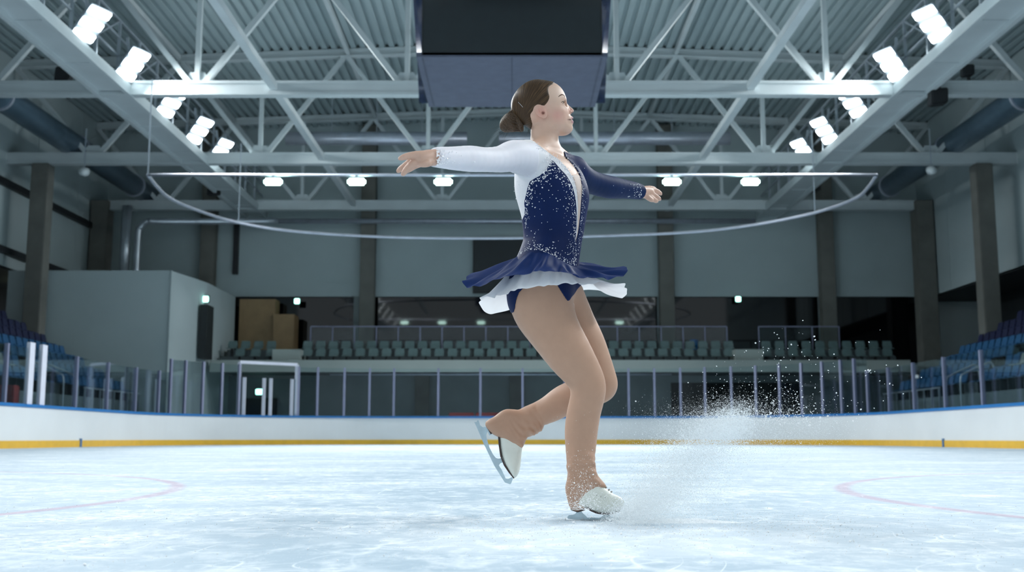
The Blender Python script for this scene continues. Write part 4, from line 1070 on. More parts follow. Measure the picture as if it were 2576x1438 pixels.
boot_f = slab_sdf(bootf_poly, 4.03, lambda P: .036+.006*np.sin((P[:, 2])*20), .030)
boot_n = slab_sdf(bootn_poly, 3.82, lambda P: .036+0*P[:, 0], .032)
cov_f = slab_sdf([(1223, 1061), (1226, 1076), (1241, 1091), (1268, 1104), (1292, 1116), (1312, 1125), (1318, 1114), (1326, 1099), (1344, 1092), (1357, 1085), (1366, 1074), (1362, 1050), (1345, 1020), (1328, 1026), (1315, 1032), (1295, 1031), (1275, 1030), (1260, 1036), (1245, 1048)], 4.03, lambda P: .040+0*P[:, 0], .030)
cov_n = slab_sdf([(1431, 1165), (1427, 1173), (1430, 1187), (1428, 1206), (1423.5, 1227), (1428, 1252), (1435, 1276), (1442, 1282), (1452, 1284), (1462, 1279), (1472, 1274), (1460, 1264), (1481.8, 1239), (1506, 1226), (1523, 1223), (1514, 1210), (1502, 1197), (1499.5, 1186), (1496, 1171), (1494, 1157), (1488, 1147), (1470, 1140), (1445, 1140)], 3.82, lambda P: .040+0*P[:, 0], .030)
def wr(P, c, dirv, freq, amp):   # creases gathered round the ankle
    s_ = (P-c)@np.array(dirv); w_ = np.exp(-np.sum((P-c)**2, 1)/.0035); return amp*w_*(np.sin(s_*freq+60*P[:, 1]+3*np.sin(P[:, 0]*60))+.7*np.sin(s_*freq*.57+90*P[:, 0]-70*P[:, 1]+1.))*.7
cA, cB = pp(1478, 1178, 3.80), pp(1342, 1092, 3.99)
def tights(P):
    d = smin(evalp(leg_near, P), evalp(leg_far, P), .012)
    d = smin(d, evalp(torsoP, P), .03)-.0022
    cf = evalp(cov_f, P)-.002; cn = evalp(cov_n, P)-.002
    d = smin(d, cf, .008); d = smin(d, cn, .008)
    ff = halfsp(P, pp(1285, 1111, 4.03), (-.35*0+.0+.42, 0, -.9)); 
    m = P[:, 2] < .5
    if m.any():
        d[m] += wr(P[m], cA, (.5, 0, .87), 250, .0030)+wr(P[m], cB, (.65, 0, .75), 300, .0030)
    z = P[:, 2]-pp(1380, 712)[2]; d = smax(d, z, .002)
    # cut below the boot cover edges
    return d
V, Q = nets(tights, axis(-.1, .42, .0042, [(pp(1215, 0, 4)[0], pp(1370, 0, 4)[0], .003)]), axis(3.66, 4.14, .0042, []), axis(.03, pp(0, 700)[2], .0042, [(.05, .32, .003)]))
o = polymesh('tights', local(relax(V, Q, 1, .4)), Q, MS['tights'], root); o['label'] = 'tan tights pulled down over both boots'
def boot(name, prim, Yc, st, label):
    lo, hi = prim.lo, prim.hi
    V, Q = nets(lambda P: evalp(prim, P)-.0008, axis(lo[0], hi[0], st, []), axis(lo[1]+.02, hi[1]-.02, st, []), axis(lo[2], hi[2], st, []))
    o = polymesh(name, local(relax(V, Q, 1, .4)), Q, MS['boot'], root); o['label'] = label; return o
bf = boot('skate_boot', boot_f, 4.03, .0028, 'white boot of the lifted skate'); bn = boot('skate_boot', boot_n, 3.82, .0028, 'white boot of the skating foot')
def plate(polys, Yc, th, name, m, parent, label=None, bevel=.0006, holes=()):
    mb = MB(SK)
    for poly in polys: mb.prism([at(p[0], p[1], Yc) for p in poly], (0, -th/2, 0), (0, th/2, 0))
    o = mb.build(name, m, parent, bevel=bevel)
    if label: o['label'] = label
    return o
def strip(pts, Yc, widths, th, name, m, parent, label=None):
    """a bar following photo points, tapered"""
    A = [np.array(p, float) for p in pts]; L_, R_ = [], []
    for i, p in enumerate(A):
        d = A[min(i+1, len(A)-1)]-A[max(i-1, 0)]; d /= np.linalg.norm(d); n = np.array([-d[1], d[0]]); w_ = widths[i] if isinstance(widths, (list, tuple)) else widths
        L_.append(p+n*w_/2); R_.append(p-n*w_/2)
    mb = MB(SK)
    for i in range(len(A)-1): mb.prism([at(*L_[i], Yc), at(*L_[i+1], Yc), at(*R_[i+1], Yc), at(*R_[i], Yc)], (0, -th/2, 0), (0, th/2, 0))
    return mb.build(name, m, parent)
# lifted skate: sole edge, heel, blade
Yf_, Yn_ = 4.03, 3.82
strip([(1226, 1068), (1238, 1090)], Yf_, 8, .05, 'heel', MS['sole'], bf)
strip([(1254.5, 1098), (1256, 1118), (1260, 1146), (1269, 1169), (1281, 1187), (1293, 1202)], Yf_, [3, 3.2, 3.4, 3.4, 3.2, 2.6], .052, 'sole', MS['sole'], bf)
plate([[(1193, 1061), (1199, 1061), (1201, 1056.5), (1204, 1057), (1208, 1069), (1214, 1074), (1224, 1073), (1229, 1079), (1226, 1085), (1223.5, 1093), (1224, 1101), (1199, 1073)],
       [(1199, 1073), (1224, 1101), (1231, 1124), (1240, 1142), (1217, 1116)], [(1217, 1116), (1240, 1142), (1247, 1151), (1253, 1153), (1261, 1152), (1266, 1162), (1258, 1165), (1255, 1170), (1243, 1170)],
       [(1243, 1170), (1255, 1170), (1262, 1181), (1269, 1196), (1272, 1203), (1266, 1207)], [(1266, 1207), (1272, 1203), (1279, 1204), (1288, 1199), (1290.5, 1203), (1286, 1215), (1283, 1217.5), (1270, 1213)]],
      Yf_, .0045, 'blade', MS['blade'], bf, 'steel blade of the lifted skate with toe picks', bevel=0)
plate([[(1223, 1074), (1229, 1078), (1237, 1092), (1231, 1095)]], Yf_, .035, 'heel_plate', MS['blade'], bf)
plate([[(1261, 1150), (1264, 1149), (1271, 1166), (1268, 1168)]], Yf_, .035, 'toe_plate', MS['blade'], bf)
# skating foot
strip([(1437, 1279), (1452, 1284), (1470, 1279)], Yn_, 6, .05, 'heel', MS['sole'], bn)
strip([(1474, 1276), (1486, 1283), (1500, 1289), (1520, 1291.5), (1541, 1290), (1558, 1284)], Yn_, 3, .052, 'sole', MS['sole'], bn)
plate([[(1427, 1299), (1431, 1295), (1442, 1294), (1448, 1291), (1451, 1284), (1462, 1284), (1466, 1290), (1474, 1297), (1477, 1301), (1477, 1306.6), (1451, 1306.6), (1428, 1304)],
       [(1477, 1301), (1510, 1301.5), (1510, 1306.8), (1477, 1306.6)], [(1510, 1301.5), (1516, 1298), (1519, 1291), (1532, 1291), (1536, 1298), (1543, 1301), (1543, 1306.8), (1510, 1306.8)],
       [(1543, 1301), (1570, 1298), (1580, 1294), (1584, 1302), (1578, 1306), (1543, 1306.8)]], Yn_, .0045, 'blade', MS['blade'], bn, 'steel blade on the ice', bevel=0)
# ---- sphere tracing onto the figure from the camera side
def trace(pxs, pys, f, y0=3.1, steps=70, off=0.):
    pxs = np.asarray(pxs, float); pys = np.asarray(pys, float); u = (pxs-1288)/F; v = (719-pys)/F
    D = np.stack([u, cT-sT*v, sT+cT*v], 1); D /= np.linalg.norm(D, axis=1)[:, None]; O = np.array([0, 0, CAMZ])
    t = (y0/D[:, 1])
    for _ in range(steps): t = t+np.clip(f(O+D*t[:, None])-off, -.01, .05)*.8
    P = O+D*t[:, None]; ok = np.abs(f(P)-off) < .003; return P, ok
# lace hooks and crease lines on the boots
fb = lambda P: evalp(boot_n, P)
for px_, py_ in ((1524, 1227), (1531, 1233), (1537, 1238)):
    p = at(px_, py_, Yn_-.012); MB(SK).tube([p+np.array([-.002, -.004, 0]), p+np.array([.003, .001, .003])], .0028, 8).build('lace_hook', MS['lace'], bn, smooth=True)
for px_, py_ in ((1501, 1245), (1511.5, 1249), (1522.5, 1251)):
    P_, ok = trace([px_], [py_], fb, 3.7); p = P_[0]; MB(SK).tube([p+np.array([0, .001, 0]), p-np.array([0, .0015, 0])], .0016, 8).build('eyelet', MS['lace'], bn)
fbf = lambda P: evalp(boot_f, P)
for py_ in (1131, 1142, 1152, 1161, 1170):
    P_, ok = trace([1299, 1304, 1309], [py_-.5, py_, py_+1], fbf, 3.9); MB(SK).tube(list(P_), .0010, 6).build('lace', MS['lace'], bf, smooth=True)

# ---- hair
hairpoly = smooth_poly([p for p in [(1398, 206), (1390, 212.5), (1382, 218), (1379.5, 226), (1381, 236), (1383, 244), (1379, 255), (1370, 266), (1362, 265), (1352, 263), (1344, 270), (1341, 279), (1335, 288), (1337, 300), (1339, 311), (1336, 321), (1330, 329), (1318, 326), (1300, 312), (1274, 300), (1260, 262), (1262, 220), (1296, 180), (1350, 165), (1400, 170), (1404, 196)]], 2)
def hair(P):
    H = hl(P); Hs = H.copy(); d = evalp(headP, P)
    # keep the ears free: use the skull only
    e = ell(np.stack([H[:, 0], np.abs(H[:, 1]), H[:, 2]], 1), SKULL[0], SKULL[1])
    e2 = ell(np.stack([H[:, 0], np.abs(H[:, 1]), H[:, 2]], 1), FORE[0], FORE[1])
    s_ = smin(e, e2, .02); s_ = smax(s_, poly_sdf(H[:, [0, 2]], prof2), .005)
    nk = evalp(neck, P); s_ = smin(s_, nk, .02)
    m = poly_sdf(side_px(H), hairpoly)*S
    th = .0014*np.clip(-m/.007, 0, 1)+.0006
    return smax(s_-th, m, .0015)
V, Q = nets(hair, axis(HC[0]-.125, HC[0]+.07, .0024, []), axis(HC[1]-.1, HC[1]+.1, .0024, []), axis(HC[2]-.11, HC[2]+.115, .0024, []))
ho = polymesh('hair', local(relax(V, Q, 2, .4)), Q, MS['hair'], root); ho['label'] = 'sleek brown hair combed back into a bun'
MS['bunhair'] = mat('wound_brown_hair', (.075, .042, .02), .38, var=.55, scale=260, spec=.6)
# bun: coiled rolls
def roll(c, r1, rr, a0, a1, tilt, n=26):
    out = []
    for i in range(n):
        a = math.radians(a0+(a1-a0)*i/(n-1)); e = np.array([math.cos(a)*r1[0], math.sin(a)*r1[1]]); t = math.radians(tilt)
        out.append((c[0]+e[0]*math.cos(t)-e[1]*math.sin(t), c[1]+e[0]*math.sin(t)+e[1]*math.cos(t), c[2]))
    return out
def bun(P):
    c = pp(1281, 307); d = None
    R_ = rotm(math.radians(-38))
    d = ell(P, c, (21*S, 24*S, 29*S), R_)
    c2 = pp(1301, 304.5); R2 = rotm(math.radians(25)); d2 = ell(P, c2, (11.5*S, 22*S, 31*S), R2)
    d = smin(d, d2, .0025)
    c3 = pp(1294, 281); d = smin(d, ell(P, c3, (11*S, 14*S, 9*S)), .004)
    c4 = pp(1289, 320); d = smin(d, ell(P, c4, (15*S, 16*S, 12*S)), .006)
    return d+.0008
cb = pp(1287, 303)
V, Q = nets(bun, axis(cb[0]-.055, cb[0]+.055, .0016, []), axis(cb[1]-.05, cb[1]+.05, .0022, []), axis(cb[2]-.06, cb[2]+.06, .0016, []))
bu = polymesh('hair_bun', local(V), Q, MS['hair'], root); bu['label'] = 'coiled brown hair bun at the nape'
mb = MB(SK); rg = random.Random(3)
def bunsurf(P, steps=14):
    P = np.array(P, float)
    for _ in range(steps):
        d = bun(P); e = 1e-4; g_ = np.stack([bun(P+np.eye(3)[k]*e)-d for k in range(3)], 1)/e; g_ /= np.linalg.norm(g_, axis=1)[:, None]+1e-9; P = P-g_*d[:, None]
    return P
for (c_, ax_, r_, n_) in ((pp(1281, 307), (.62, 0, -.78), .055, 120), (pp(1301, 304.5), (-.2, 0, .98), .06, 90)):
    ax_ = np.array(ax_)/np.linalg.norm(ax_); u_ = np.array([0, -1., 0]); v_ = np.cross(ax_, u_)
    for i in range(n_):
        phi = 2*math.pi*(i+rg.random())/n_; tw = rg.uniform(.05, .2)
        pts_ = [c_+r_*(ax_*math.cos(a)+(u_*math.cos(phi+tw*a)+v_*math.sin(phi+tw*a))*math.sin(a)) for a in np.linspace(.2, 2.94, 15)]
        q = bunsurf(pts_); rr_ = rg.uniform(.0005, .0011)
        mb.tube(list(q), [rr_*(.5+.5*math.sin(math.pi*k/14)) for k in range(15)], 5)
mb.build('bun_strands', MS['bunhair'], bu, smooth=True)['kind'] = 'stuff'
rg = random.Random(5); mb = MB(SK)
for i in range(16):
    a = (1270+rg.uniform(-6, 14), 322+rg.uniform(-6, 8)); b = (a[0]-rg.uniform(8, 34), a[1]+rg.uniform(6, 22)); yy = YB+rg.uniform(-.02, .02)
    mb.tube([at(*a, yy), at((a[0]+b[0])/2, (a[1]+b[1])/2-2, yy), at(*b, yy)], [.00025, .0002, .0001], 4)
for i in range(14):
    a = (1318+rg.uniform(-6, 16), 322+rg.uniform(-3, 5)); b = (a[0]+rg.uniform(-6, 6), a[1]+rg.uniform(6, 16)); yy = YB-.045+rg.uniform(-.01, .02)
    mb.tube([at(*a, yy), at(*b, yy-.004)], [.00025, .0001], 4)
mb.build('loose_hair_strands', MS['hair'], root)['kind'] = 'stuff'
def fh(P): return evalp(headP, P)
P_, ok = trace([1303.5, 1309, 1315.5], [257, 262.5, 270], hair, 3.7); MB(SK).tube([p+np.array([0, -.0012, 0]) for p in P_], .0006, 6).build('hair_pin', MS['pin'], root)
# eyebrow, lashes, eye
P_, ok = trace([1404.5, 1408, 1412, 1416, 1419.5, 1421], [243.5, 240.2, 238.0, 238.2, 241.0, 245], fh, 3.7); MB(SK).tube([p+np.array([0, .0004, 0]) for p in P_], [.0008, .0019, .0024, .0022, .0018, .0008], 6).build('eyebrow', MS['brow'], root, smooth=True)
P_, ok = trace([1411.5, 1414, 1417, 1419.5, 1422], [257.2, 256.2, 254.9, 254, 253.6], fh, 3.7); MB(SK).tube(list(P_), [.0006, .0012, .0016, .0016, .0012], 6).build('eyelashes', MS['lash'], root, smooth=True)
P_, ok = trace([1413.5, 1416, 1418.5, 1420.5], [258.6, 260.3, 261.2, 261.5], fh, 3.7); MB(SK).tube(list(P_), [.0003, .0005, .0005, .0003], 6).build('lower_lashes', MS['brow'], root, smooth=True)
P_, ok = trace([1417.6], [257.8], fh, 3.7); e = P_[0]; V0 = MB(SK); 
V0.tube([e+np.array([0, -.0004, 0]), e+np.array([0, -.0002, 0])], [.0030, .0032], 14); eo = V0.build('eye', MS['iris'], root, smooth=True)
# ---- skirt
def ring(ctrl, n):
    A = np.array(ctrl, float); m = len(A); out = []
    for i in range(m):
        a = A[i-1]; b = A[i]; c = A[(i+1) % m]; d = A[(i+2) % m]
        for k in range(n):
            t = k/n; out.append(.5*((2*b)+(c-a)*t+(2*a-5*b+4*c-d)*t*t+(-a+3*b-3*c+d)*t**3))
    out = np.array(out); return np.array([at(q[0], q[1], q[2]) for q in out])
waist_px = [(1304, 643, 3.86), (1312, 636, 3.79), (1333, 629, 3.738), (1358, 630, 3.722), (1378, 636, 3.714), (1402, 649, 3.718), (1424, 661, 3.737), (1446, 671, 3.793), (1453, 667, 3.87), (1448, 655, 3.94), (1420, 645, 3.985), (1370, 640, 3.985), (1320, 641, 3.94)]
navy_px = [(1175, 693, 3.93), (1174, 722, 3.80), (1214, 716, 3.70), (1271, 697, 3.60), (1328, 686, 3.55), (1362, 682, 3.53), (1412, 684.5, 3.52), (1458, 692, 3.54), (1530, 701, 3.62), (1572, 690, 3.78), (1573, 668, 3.92), (1538, 675, 4.05), (1470, 672, 4.15), (1360, 676, 4.18), (1240, 690, 4.05)]
white_px = [(1206, 748, 3.84), (1246, 741, 3.72), (1287, 729, 3.62), (1320, 720, 3.57), (1368, 714, 3.54), (1405, 711, 3.53), (1450, 708.5, 3.54), (1512, 706, 3.62), (1573, 714, 3.80), (1568, 744, 3.92), (1530, 733, 4.06), (1478, 725, 4.14), (1360, 745, 4.15), (1237, 786, 4.00)]
def skirt(name, waist, hem_px, m, drop, seed, label, fold, edge, dz0=0.):
    n = 24; Wt = ring(waist, n); Hm = ring(hem_px, n); N_ = len(Wt); K = 22; rr = np.random.default_rng(seed); ph = rr.uniform(0, 6.28, 6)
    th = np.arange(N_)/N_*2*np.pi; V = []
    ctr = Wt.mean(0)
    for k in range(K+1):
        t = k/K
        base = Wt*(1-t)+Hm*t
        out = base-ctr; out[:, 2] = 0; out /= np.linalg.norm(out, axis=1)[:, None]+1e-9
        sag = drop*np.sin(np.pi*t)*(1-t*.35)
        w_ = fold*np.sin(np.pi*min(t*.93, 1))**.8*(.8*np.sin(th*5+ph[5])+np.sin(th*9+ph[0]+t*2.5)+.7*np.sin(th*15+ph[1]-t*3)+.4*np.sin(th*24+ph[2]+t*4))
        w2 = edge*(max(t-.75, 0)/.25)**1.5*(np.sin(th*17+ph[3])+.6*np.sin(th*31+ph[4]))*(.25+np.abs(np.cos(th-.25))**6)
        P = base.copy(); P[:, 2] += -sag+w_+w2+dz0; P += out*(w2*1.5)[:, None]
        V.append(P)
    V = np.concatenate(V); Q = []
    i = np.arange(N_); 
    for k in range(K): a = k*N_; Q.append(np.stack([a+i, a+(i+1) % N_, a+N_+(i+1) % N_, a+N_+i], 1))
    o = polymesh(name, local(V), np.concatenate(Q), m, root); o['label'] = label
    return o
W9 = waist_px[:8]+[(1452, 669, 3.84), (1453, 666, 3.89)]+waist_px[9:]
skirt('skirt', [(1306, 645, 3.89), (1303, 642, 3.84)]+W9[1:], navy_px, MS['navy_chiffon'], .012, 3, 'navy chiffon overskirt flying out', .006, .0028)
skirt('underskirt', W9, white_px, MS['white_chiffon'], .022, 8, 'white chiffon underskirt', .0048, .0028, -.006)
# ---- rhinestones
rs = np.random.default_rng(21); PTS = []
def along(line, n, spread, r0, r1, side=0):
    A = np.array(line, float); L_ = np.r_[0, np.cumsum(np.linalg.norm(np.diff(A, axis=0), axis=1))]
    for _ in range(n):
        s_ = rs.uniform(0, L_[-1]); x = np.interp(s_, L_, A[:, 0]); y = np.interp(s_, L_, A[:, 1]); k = min(np.searchsorted(L_, s_), len(A)-1); d = A[k]-A[k-1]; d /= np.linalg.norm(d)+1e-9
        o = abs(rs.exponential(spread))*(side or rs.choice([-1, 1])); PTS.append((x-d[1]*o, y+d[0]*o, rs.uniform(r0, r1)))
along([(1387, 404), (1378, 420), (1357, 444), (1333, 459), (1326, 487), (1321, 515)], 130, 7, .6, 1.9, -1)
along([(1321, 515), (1320, 545), (1322, 575)], 45, 4, .5, 1.4, -1)
along([(1389, 406), (1412, 430), (1431, 455), (1441, 480), (1446, 508), (1449, 545), (1449, 590), (1450, 640), (1449, 672)], 230, 6.5, .5, 1.5, 1)
along([(1420, 394), (1442, 418), (1458, 442), (1465, 470), (1465, 500), (1462, 540), (1457, 590), (1452, 640)], 150, 3.5, .5, 1.3, -1)
along([(1308, 640), (1322, 631), (1340, 627), (1360, 629), (1380, 637), (1402, 649), (1422, 659), (1446, 669)], 150, 7, .5, 1.7, -1)
for _ in range(75): PTS.append((rs.uniform(1326, 1446), rs.uniform(430, 630), rs.uniform(.7, 1.6)))
for _ in range(26): PTS.append((rs.uniform(1345, 1400), rs.uniform(420, 460), rs.uniform(.8, 1.7)))
NB = len(PTS)
along([(1350, 364), (1366, 376), (1388, 391), (1404, 403), (1417, 415), (1430, 430), (1442, 450), (1449, 472), (1452, 500)], 190, 2.2, .5, 1.3)
along([(1374, 396), (1382, 404), (1386, 414)], 24, 4, .6, 1.8)
along([(1299, 455), (1302, 500), (1308, 525), (1316, 560)], 26, 5, .5, 1.2)
NW = len(PTS)
for _ in range(85): PTS.append((1099+abs(rs.exponential(14)), rs.uniform(376, 415), rs.uniform(.7, 2.2)))
NS = len(PTS)
for _ in range(60): 
    x = 1614-abs(rs.exponential(14)); PTS.append((x, rs.uniform(462, 496), rs.uniform(.6, 1.5)))
PTS = np.array(PTS)
def clothed(P): return body(P, False)-.0048
P_, ok = trace(PTS[:, 0], PTS[:, 1], clothed, 3.1)
gems = []
tt_, ff_ = bpy.data, None
def gem(r, seed):
    bm = bmesh.new(); bmesh.ops.create_icosphere(bm, subdivisions=1, radius=r); 
    for v in bm.verts: v.co.y *= .6
    me = bpy.data.meshes.new('rhinestone'); bm.to_mesh(me); bm.free(); me.materials.append(MS['stone']); return me
good = [i for i in range(len(PTS)) if ok[i]]
big = sorted(good, key=lambda i: -PTS[i, 2])[:100]; bigset = set(big)
gm = gem(.001, 0)
for i in big:
    o = bpy.data.objects.new('rhinestone', gm); C.objects.link(o); o.parent = root; o.location = [float(q) for q in P_[i]-SK]
    s_ = PTS[i, 2]*1.7; o.scale = (s_, s_, s_); o.rotation_euler = (rs.uniform(0, 3), rs.uniform(0, 3), rs.uniform(0, 3))
bm = bmesh.new(); bmesh.ops.create_icosphere(bm, subdivisions=1, radius=.001); gv = np.array([v.co[:] for v in bm.verts]); gf = np.array([[v.index for v in f.verts] for f in bm.faces]); bm.free()
rest = [i for i in good if i not in bigset]
V = np.concatenate([gv*PTS[i, 2]*1.5+P_[i] for i in rest]); Q = np.concatenate([gf+12*k for k in range(len(rest))])
o = polymesh('small_rhinestones', local(V), Q, MS['stone'], root, False); o['kind'] = 'stuff'

# jewelled piping along the neck opening and the velvet edge
for pl, nm, mm, r_ in (([(1343, 356), (1350, 362), (1364, 373), (1386, 389), (1403, 401), (1415, 412), (1428, 427), (1440, 447), (1448, 470), (1452, 500), (1452.5, 540), (1448, 600)], 'neck_piping', MS['white_side'], .0016),
                    ([(1421, 391), (1433, 404), (1447, 420), (1459, 440), (1465, 470), (1464, 495), (1460, 545), (1455, 585), (1449, 608)], 'neck_piping', MS['navy'], .0022)):
    A = np.array(cat([(*q, 0) for q in pl], 4)); P_, ok = trace(A[:, 0], A[:, 1], clothed, 3.1, off=-.002); MB(SK).tube([p for p, k in zip(P_, ok) if k], r_, 6).build(nm, mm, root, smooth=True)
# ================================================================= FLYING SNOW
MSN = mat('flying_snow', (.94, .98, 1.), .6, var=0, transl=.4); MSC = mat('snow_chip', (1., 1., 1.), .6, var=0)
FLK = np.array([(-1, -.7, 0), (1, -.8, .1), (.8, .9, 0), (-.9, .8, .15)], float); FF = np.array([(0, 1, 2), (0, 2, 3)])
sn = np.random.default_rng(77)
TET = np.array([(1, 1, 1), (1, -1, -1), (-1, 1, -1), (-1, -1, 1)], float)/1.4; TF = np.array([(0, 1, 2), (0, 3, 1), (0, 2, 3), (1, 3, 2)])
bm = bmesh.new(); bmesh.ops.create_icosphere(bm, subdivisions=1, radius=1.); ICO = np.array([v.co[:] for v in bm.verts]); IF_ = np.array([[v.index for v in f.verts] for f in bm.faces]); bm.free()
def atv(px, py, Y):
    u = (px-1288)/F; v = (719-py)/F; D = np.stack([u, cT-sT*v, sT+cT*v], 1); k = Y/D[:, 1]; P = D*k[:, None]; P[:, 2] += CAMZ; return P
def rots(n):
    q = sn.normal(size=(n, 4)); q /= np.linalg.norm(q, axis=1)[:, None]; w_, x, y, z = q.T
    return np.stack([np.stack([1-2*(y*y+z*z), 2*(x*y-z*w_), 2*(x*z+y*w_)], 1), np.stack([2*(x*y+z*w_), 1-2*(x*x+z*z), 2*(y*z-x*w_)], 1), np.stack([2*(x*z-y*w_), 2*(y*z+x*w_), 1-2*(x*x+y*y)], 1)], 1)
def cloud(name, P, r, label, cat_, base=FLK, faces=FF, stretch=.3):
    ok = P[:, 2] > r*1.1; P = P[ok]; r = r[ok]; n = len(P); org = np.array([P[:, 0].mean(), P[:, 1].mean(), 0.])
    B = base[None]*np.exp(sn.normal(0, stretch, (n, 1, 3))); 
    if len(base) == 4:      # thin flakes, normals biased up and cameraward to catch light and brighten the spray
        nn = sn.normal(0, .38, (n, 3))+np.array([0, -.55, .8]); nn /= np.linalg.norm(nn, axis=1)[:, None]; a_ = sn.normal(size=(n, 3)); u_ = np.cross(nn, a_); u_ /= np.linalg.norm(u_, axis=1)[:, None]; v_ = np.cross(nn, u_)
        B = np.einsum('nij,nkj->nki', np.stack([u_, v_, nn], 2), B)
    else: B = np.einsum('nij,nkj->nki', rots(n), B)
    V = (B*r[:, None, None]+P[:, None, :]-org).reshape(-1, 3); Q = (faces[None]+(np.arange(n)*len(base))[:, None, None]).reshape(-1, 3)
    o = polymesh(name, V, Q, MSN if len(base) == 4 else MSC, None, False); o.location = org; tag(o, label, cat_, None, 'stuff'); return o
# big sharp chips thrown up at the right
n = 2100; x = sn.normal(1875, 98, n); big = np.clip((x-1700)/330, 0, 1)
h = sn.exponential(1., n)*(13+24*big); y = 1060-h+np.abs(x-1880)*.04+sn.normal(0, 5, n)
r = np.exp(sn.normal(-.35, .45, n))*(.45+1.15*big)*1e-3
P1 = atv(x, y, sn.normal(3.75, .10, n)); R1 = r
n = 700; x = sn.normal(1890, 110, n); y = 1055+sn.exponential(28, n); P2 = atv(x, y, sn.normal(3.75, .08, n)); R2 = np.exp(sn.normal(-.2, .4, n))*.7e-3
n = 130; x = sn.normal(1960, 125, n); y = 1050-sn.uniform(0, 215, n)*np.clip(1.1-np.abs(x-1980)/380, .2, 1); P3 = atv(x, y, sn.normal(3.75, .1, n)); R3 = sn.uniform(.8, 2.6, n)*1e-3
n = 14; x = sn.uniform(1950, 2320, n); y = sn.uniform(828, 960, n); P4 = atv(x, y, sn.normal(3.75, .1, n)); R4 = sn.uniform(1.6, 3.2, n)*1e-3
x = 2186+sn.normal(0, 4, 9); y = 933+sn.normal(0, 1.4, 9); P5 = atv(x, y, np.full(9, 3.75)); R5 = sn.uniform(1.5, 2.6, 9)*1e-3
cloud('snow_chips', np.concatenate([P1, P2, P3, P4, P5]), np.concatenate([R1, R2, R3, R4, R5]), 'bright flakes of ice thrown high by the skate, right of the skater', 'snow spray', ICO, IF_, .3)
# fine spray sheet, from the toe pick up and to the right
ctl = np.array([(1560, 1302, 22, 3.78), (1610, 1285, 34, 3.77), (1660, 1250, 46, 3.76), (1700, 1205, 52, 3.75), (1740, 1155, 52, 3.75), (1785, 1105, 44, 3.74), (1830, 1070, 32, 3.74), (1870, 1048, 24, 3.74)])
n = 135000; t = sn.beta(1.1, 1.3, n)*7; i = np.minimum(t.astype(int), 6); f_ = (t-i)[:, None]; cc = ctl[i]*(1-f_)+ctl[i+1]*f_
a = sn.normal(0, 1, (n, 2)); x = cc[:, 0]+a[:, 0]*cc[:, 2]*.95; y = cc[:, 1]+a[:, 1]*cc[:, 2]*.85
P = atv(x, y, cc[:, 3]+sn.normal(0, .14, n)); r = np.exp(sn.normal(0, .35, n))*.68e-3
n2 = 40000; x = sn.normal(1850, 120, n2); y = 1075+sn.normal(0, 1, n2)*38+np.abs(sn.normal(0, 18, n2)); P2 = atv(x, y, sn.normal(3.75, .1, n2)); r2 = np.exp(sn.normal(0, .35, n2))*.42e-3
n3 = 22000; x = 1500+sn.gamma(2.2, 75, n3); y = 1318-sn.exponential(22, n3); P3 = atv(x, y, sn.normal(3.68, .12, n3)); r3 = np.exp(sn.normal(0, .3, n3))*.6e-3
cloud('snow_spray', np.concatenate([P, P2, P3]), np.concatenate([r, r2, r3]), 'white mist of fine snow spraying up from the skating blade', 'snow spray')
# specks in front of the ankle and boot
n = 2600; x = sn.normal(1468, 26, n); y = 1282-np.abs(sn.exponential(38, n)); k = (y > 1130) & (x > 1420) & (x < 1560); x, y = x[k], y[k]
P = atv(x, y, sn.uniform(3.60, 3.74, len(x))); r = np.exp(sn.normal(-.35, .5, len(x)))*.75e-3
cloud('snow_flecks', P, r, 'snow flecks in front of the skating ankle and boot', 'snow spray', ICO, IF_)
# loose crumbs lying on the ice
n = 2600; Y_ = 2.4+sn.exponential(2.1, n); X_ = sn.uniform(-.5, .5, n)*Y_*1.05; P = np.stack([X_, Y_, Y_*0+.0012], 1); r = np.exp(sn.normal(-.3, .5, n))*1.0e-3
n2 = 3000; P2 = np.stack([sn.normal(.38, .42, n2), sn.normal(3.55, .35, n2), np.full(n2, .0012)], 1); r2 = np.exp(sn.normal(-.1, .5, n2))*.9e-3
P = np.concatenate([P, P2]); r = np.concatenate([r, r2]); P[:, 2] = r*1.12; k = P[:, 1] > 1.9
cloud('ice_crumbs', P[k], r[k], 'tiny crumbs of snow scattered over the ice near the skater', 'snow', ICO, IF_)
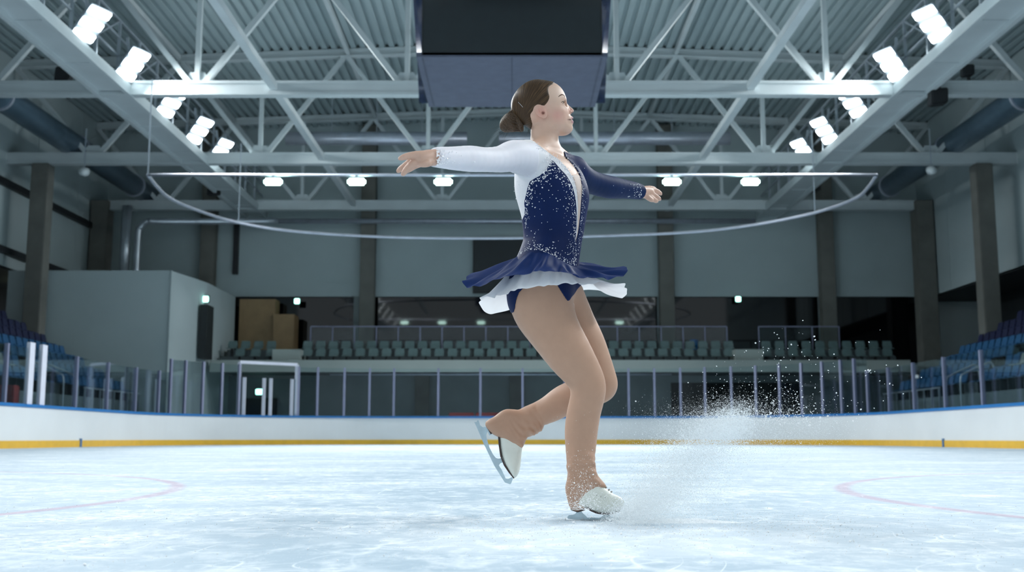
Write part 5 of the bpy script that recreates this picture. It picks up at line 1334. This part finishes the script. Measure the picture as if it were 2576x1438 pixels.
# soft low drift of shaved snow round the blade
def drift(cx, cy, sx, sy, h, seed, label):
    n, m = 60, 26; rg2 = np.random.default_rng(seed); ph = rg2.uniform(0, 6.28, 8); V = []; 
    for j in range(m+1):
        q = j/m
        for i in range(n):
            a = 2*math.pi*i/n; rr = q*(1+.16*math.sin(3*a+ph[0])+.10*math.sin(7*a+ph[1])+.05*math.sin(13*a+ph[2]))
            x, y = sx*rr*math.cos(a), sy*rr*math.sin(a); z = h*(1-q*q)**1.5*(1+.3*math.sin(x*31+ph[3])*math.sin(y*27+ph[4])+.12*math.sin(x*90+ph[5])*math.sin(y*80))
            V.append((x, y, max(z, 0)-.0006 if j == m else max(z, .0002)))
    Q = [(j*n+i, (j+1)*n+i, (j+1)*n+(i+1) % n, j*n+(i+1) % n) for j in range(m) for i in range(n)]
    o = polymesh('snow_drift', np.array(V), np.array(Q), MSD, None); o.location = (cx, cy, 0); tag(o, label, 'snow', None, 'stuff')
MSD = mat('shaved_snow', (.88, .92, .95), .85, var=.06, scale=30, bump=.6, bscale=260)
drift(.56, 3.74, .20, .08, .010, 1, 'soft heap of shaved snow at the toe of the skating foot')
# ================================================================= CAMERA, WORLD
cd = bpy.data.cameras.new('camera'); cam = bpy.data.objects.new('camera', cd); C.objects.link(cam)
cd.sensor_width = 36; cd.lens = F/2576*36; cam.location = (0, 0, CAMZ); cam.rotation_euler = (math.pi/2+TH, 0, 0)
cd.clip_start = .05; cd.clip_end = 300
cd.dof.use_dof = True; cd.dof.focus_distance = 3.86*cT+.4*sT; cd.dof.aperture_fstop = 4.2; cd.dof.aperture_blades = 7
sc = bpy.context.scene; sc.camera = cam
w = bpy.data.worlds.new('world'); sc.world = w; w.use_nodes = True
bg = w.node_tree.nodes['Background']; bg.inputs[0].default_value = (.55, .63, .68, 1); bg.inputs[1].default_value = WORLDS
sc.view_settings.view_transform = 'Standard'; sc.view_settings.look = 'None'; sc.view_settings.gamma = 1; sc.view_settings.exposure = EXPO
sc.view_settings.use_curve_mapping = False
sc.cycles.use_denoising = True; sc.cycles.max_bounces = 4; sc.cycles.diffuse_bounces = 3; sc.cycles.glossy_bounces = 2; sc.cycles.transparent_max_bounces = 12; sc.cycles.use_adaptive_sampling = True; sc.cycles.adaptive_threshold = .05; sc.cycles.adaptive_min_samples = 16; sc.cycles.volume_bounces = 1
sc.cycles.caustics_reflective = False; sc.cycles.caustics_refractive = False; sc.cycles.sample_clamp_indirect = 4
